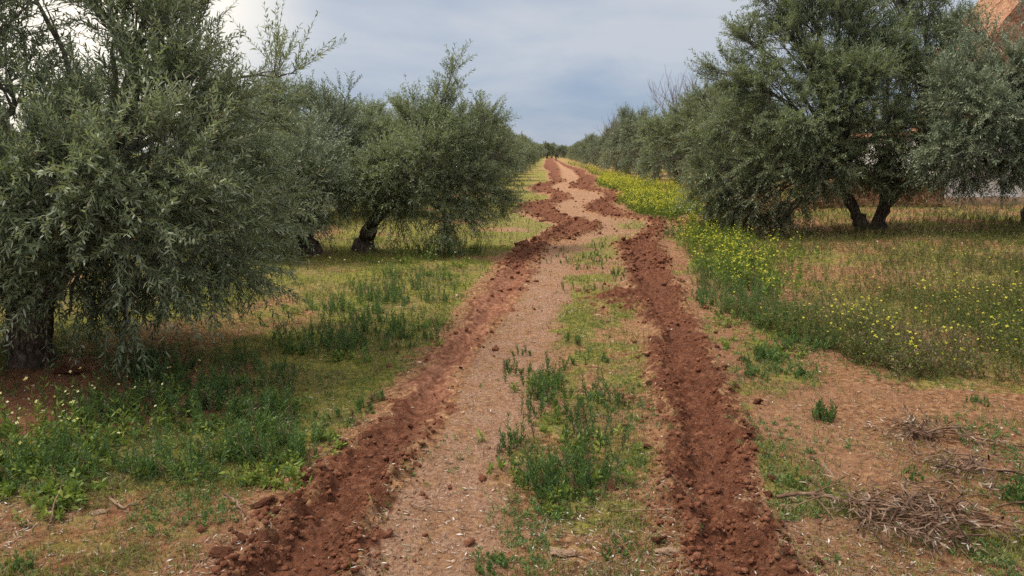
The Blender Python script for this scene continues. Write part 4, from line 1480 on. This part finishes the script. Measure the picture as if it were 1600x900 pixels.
px, py, x, y = np.concatenate([scatter_px(30000, 250, 1400, 258, 960, clod_prob, rc), scatter_px(9000, 780, 1060, 256, 420, clod_prob, rc)], axis=1)
size = np.clip(rc.lognormal(math.log(.009), .6, len(x)), .004, .032) * np.clip(y / 6, .8, 5.0) ** .85
V, Fc = scatter_lumps(x, y, size, rc, LUMPS1)
tag(link("soil_crumbs", mesh_np("soil_crumbs", V, Fc, M['soil'])), "loose crumbs of dark red earth along both ruts", "soil", kind="stuff")

CL = [(955, 765, .055), (1010, 700, .04), (1045, 715, .045), (985, 452, .06), (990, 478, .045), (985, 700, .03), (1183, 632, .05), (1165, 655, .06), (1150, 610, .045),
      (1208, 752, .05), (1195, 715, .05), (1225, 843, .05), (1205, 835, .045), (1278, 878, .045), (1232, 880, .05), (1160, 560, .05), (1118, 520, .06), (1140, 512, .06), (1090, 470, .05),
      (1030, 650, .05), (1015, 600, .05), (1020, 640, .06), (1060, 790, .06), (1085, 812, .06), (1030, 850, .05), (1010, 560, .04), (620, 700, .045), (655, 685, .04), (500, 730, .06),
      (480, 755, .06), (430, 815, .065), (405, 795, .05), (560, 672, .05), (575, 690, .045), (720, 578, .03), (755, 545, .03), (670, 612, .035), (640, 660, .03), (380, 850, .06), (350, 870, .06),
      (450, 780, .05), (540, 700, .05), (470, 835, .05), (590, 740, .05), (570, 800, .05), (1170, 690, .05), (1200, 780, .045), (1130, 580, .045), (1050, 740, .05), (1120, 545, .05)]
protoC = []
for i, (Vl, Fl) in enumerate(LUMPS):
    protoC.append(mesh_np("earth_clod", Vl, Fl, M['soil']))
for i, (px, py, s) in enumerate(CL):
    x, y = ground_xy(px, py)
    o = link("earth_clod", protoC[i % 8])
    o.location = (float(x), float(y), float(gz(x, y)[0]) + s * .12)
    o.rotation_euler = (rc.normal(0, .3), rc.normal(0, .3), rc.uniform(0, 6.28))
    q = s * rc.uniform(.42, .75)
    o.scale = (q * rc.uniform(.9, 1.4), q, q * rc.uniform(.75, 1.05))
    side = "left" if px < 800 else "right"
    tag(o, "dark red clod of turned earth thrown up beside the %s rut" % side, "earth clod", "earth clods along the %s rut" % side)

# pale stones
ST = [(872, 866, .085, .05, "flat pale stone on the middle strip at the bottom of the photo"),
      (1042, 867, .085, .06, "pale rounded stone at the left lip of the right rut"),
      (1233, 795, .05, .03, "small whitish stone under the tip of the dead branch"),
      (155, 803, .05, .035, "orange brown stone on bare soil at the lower left"),
      (112, 596, .13, .10, "reddish brown lump of earth beside the near trunk"),
      (1040, 858, .03, .02, None)]
for i, (px, py, s, hh, lb) in enumerate(ST[:5]):
    Vl, Fl = clod(200 + i)
    o = link("stone", mesh_np("stone", Vl, Fl, M['stone'] if i != 4 else M['soil']))
    x, y = ground_xy(px, py)
    o.location = (float(x), float(y), float(gz(x, y)[0]) + hh * .12)
    o.scale = (s * .72, s * .5, hh * .6)
    o.rotation_euler = (0.1, -.1, rc.uniform(-.5, .5))
    tag(o, lb, "stone")


def pebble_prob(px, py, x, y):
    rut, path, green, red = masks(x, y)
    return np.clip(.25 + .5 * red + .2 * path - .3 * green - .3 * rut, 0, 1)


px, py, x, y = scatter_px(3600, -200, 1800, 430, 990, pebble_prob, rc)
size = np.clip(rc.lognormal(math.log(.006), .5, len(x)), .003, .022) * np.clip(y / 5, .8, 2)
V, Fc = scatter_lumps(x, y, size, rc, LUMPS1)
tag(link("pebbles", mesh_np("pebbles", V, Fc, M['stone'])), "tiny pale pebbles over the bare soil", "pebbles", kind="stuff")


def litter():
    rng = np.random.default_rng(81)

    def prob(px, py, x, y):
        rut, path, green, red = masks(x, y)
        n = fbm(x * 2.2, y * 2.2, 131, 3)
        return np.clip(.25 + sst(.42, .65, n), 0, 1) * (1 - .95 * rut) * (1 - .65 * np.clip(path, 0, 1))
    px, py, x, y = scatter_px(75000, -250, 1850, 330, 1000, prob, rng)
    n = len(x)
    z = height(x, y) + rng.uniform(.002, .010, n)
    a = rng.uniform(0, 6.283, n)
    l = rng.uniform(.010, .042, n) * np.clip(y / 6, .9, 2); w = l * rng.uniform(.06, .26, n)
    d = np.stack([np.cos(a), np.sin(a), rng.normal(0, .22, n)], 1); s = np.stack([-np.sin(a), np.cos(a), rng.normal(0, .3, n)], 1)
    p = np.stack([x, y, z], 1)
    k = np.stack([p - d * l[:, None] * .5, p + s * w[:, None] * .5, p + d * l[:, None] * .5, p - s * w[:, None] * .5], 1).reshape(-1, 3)
    r = np.repeat(np.clip(rng.normal(.42, .30, n), 0, 1), 4)
    tag(link("leaf_litter", mesh_np("leaf_litter", k, np.arange(n * 4).reshape(n, 4), M['dry_leaf'], {"rnd": r})), "scattered straw and dry leaf litter on the ground", "litter", kind="stuff")


litter()


# ------------------------------------------------------------------ dead branches and sticks
def dead_branch(name, pts_px, lifts, r0, ntw, nlf, seed, label, side_len=(.15, .45), heap=None):
    rng = np.random.default_rng(seed)
    pts = []
    for (px, py), lf in zip(pts_px, lifts):
        x, y = ground_xy(px, py); pts.append([float(x), float(y), float(gz(x, y)[0]) + lf])
    pts = np.array(pts)
    base = pts[0].copy(); base[2] -= lifts[0]
    n = 18
    t = np.linspace(0, 1, len(pts)); tt = np.linspace(0, 1, n)
    p = np.stack([np.interp(tt, t, pts[:, k]) for k in range(3)], 1)
    for _ in range(2):
        p[1:-1] = .25 * p[:-2] + .5 * p[1:-1] + .25 * p[2:]
    p[1:-1] += rng.normal(0, r0 * .5, (n - 2, 3))
    e = empty(name, base, label, "dead branch")
    v, q = tubes([(p - base, np.linspace(r0, r0 * .4, n))], 7, rng, .06)
    link("stem", mesh_np("stem", v, q, M['dead'], smooth=True), e)
    if ntw:
        paths, ends = [], []
        L = p[-1] - p[0]
        along = norm(L)
        for k in range(ntw):
            if heap is not None and rng.random() < .75:
                hx, hy, hrx, hry = heap
                ax, ay = ground_xy(hx + rng.normal(0, hrx * .5), hy + rng.normal(0, hry * .5))
                st = np.array([float(ax), float(ay), float(gz(ax, ay)[0]) + rng.uniform(.003, .055)])
            else:
                st = p[rng.integers(3, n)]
            d = norm(along * rng.uniform(-.3, 1.0) + rng.normal(0, .75, 3) * np.array([1, 1, .3]))
            ln = rng.uniform(*side_len)
            en = st + d * ln
            g = float(gz(en[0], en[1])[0])
            en[2] = max(g + .005, min(en[2], g + .075))
            md = (st + en) / 2 + rng.normal(0, .03, 3) + np.array([0, 0, .03])
            b = bez(st, md, en, 7)
            paths.append((b - base, np.linspace(rng.uniform(.0025, .006), .0012, 7)))
            ends.append((st, en, b))
        v, q = tubes(paths, 5)
        link("twigs", mesh_np("twigs", v, q, M['dead'], smooth=True), e)
        m = nlf
        ii = rng.integers(0, len(ends), m)
        O = np.array([ends[i][2][rng.integers(1, 6)] for i in ii]) - base
        D = norm(np.array([ends[i][1] - ends[i][0] for i in ii]) * 2 + rng.normal(0, .3, (m, 3)))
        D[:, 2] *= .6; D = norm(D)
        Lt = rng.uniform(.06, .16, m)
        lv = leaves(O, D, Lt, rng.normal(0, .02, (m, 3)), rng, 8, .05, .0075, True, spread=.5, rnd0=rng.normal(-.22, .2, m))
        V = lv[0]
        link("dry_leaves", mesh_np("dry_leaves", V, lv[1], M['dry_leaf'], {"rnd": lv[2]}), e)
    return e


dead_branch("dead_branch", [(1212, 787), (1262, 786), (1325, 802), (1345, 812), (1420, 822), (1455, 832), (1520, 860)], [.02, .05, .06, .06, .055, .045, .02], .0095, 150, 100, 1,
            "long dead olive branch with a tangled heap of grey twigs, lower right", (.08, .34), heap=(1435, 815, 120, 36))
dead_branch("dead_branch", [(1600, 752), (1550, 752), (1500, 745), (1465, 735)], [.03, .05, .05, .03], .006, 26, 45, 2,
            "dead twig bundle with pale curled leaves beside the right frame edge", (.1, .3), heap=(1515, 735, 45, 24))
dead_branch("dead_branch", [(1610, 708), (1540, 696), (1470, 688), (1425, 690)], [.02, .03, .04, .02], .006, 30, 40, 3,
            "dead spray of withered leaves lying furthest back at lower right", (.1, .3), heap=(1440, 690, 40, 14))
for i, (pts, lf, r, lb) in enumerate([
        ([(80, 826), (88, 806), (104, 782)], [.01, .05, .09], .005, "straight tan stick leaning in the soil at lower left"),
        ([(172, 786), (188, 800), (210, 797), (232, 783)], [.02, .02, .02, .02], .007, "curved tan root lying on soil below the left weeds"),
        ([(352, 790), (376, 806), (384, 830)], [.05, .05, .02], .006, "pale forked twig standing at the left rut's edge"),
        ([(640, 790), (662, 800), (700, 798)], [.01, .02, .01], .004, "thin dry straw stem on the pale lane"),
        ([(960, 802), (1000, 806), (1060, 812)], [.01, .02, .02], .004, "thin straw stem reaching towards the right rut")]):
    dead_branch("stick", pts, lf, r, 0, 0, 50 + i, lb)["category"] = "stick"

# single tufts that stand apart on the bare soil
TF = [(1288, 655, 60, .14, "green weed tuft with yellow buds alone on red soil right of the right rut"),
      (1245, 755, 30, .045, "low grey green rosette on bare soil above the dead branch's tip"),
      (1420, 745, 22, .05, "tiny green tuft between the withered sprays and the rut"),
      (1530, 632, 26, .05, "flat green tuft below the edge of the flowering field"),
      (1592, 790, 50, .14, "leafy green tuft at the right frame edge beside the heap of twigs"),
      (770, 885, 40, .045, "low dark green tuft at the bottom of the middle strip"),
      (20, 893, 30, .05, "small green tuft in the bottom left corner"),
      (960, 862, 26, .035, "low leafy tuft between the two pale stones"),
      (1050, 372, 60, .24, "bushy green weed on the right rut's far bend"),
      (620, 515, 50, .15, "round green weed clump standing alone on the left turf"),
      (1195, 560, 60, .12, "grey green weed cluster on dry soil by the right rut")]
for i, (px, py, n, h, lb) in enumerate(TF):
    rg = np.random.default_rng(300 + i)
    cx, cy = ground_xy(px, py)
    base = np.array([float(cx), float(cy), float(gz(cx, cy)[0])])
    n = max(8, n // 2)
    sp = .05 if py > 450 else .12
    qa, qr = rg.uniform(0, 6.283, n), sp * 1.5 * np.sqrt(rg.random(n))
    bx = cx + qr * np.cos(qa); by = cy + qr * np.sin(qa)
    me = weed_mesh("weed_tuft", bx, by, h * rg.uniform(.4, 1.1, n), rg, 14, max(.02, h * .22), .008, 'weed', .15, local=base)
    o = link("weed_tuft", me); o.location = base
    tag(o, lb, "weed")
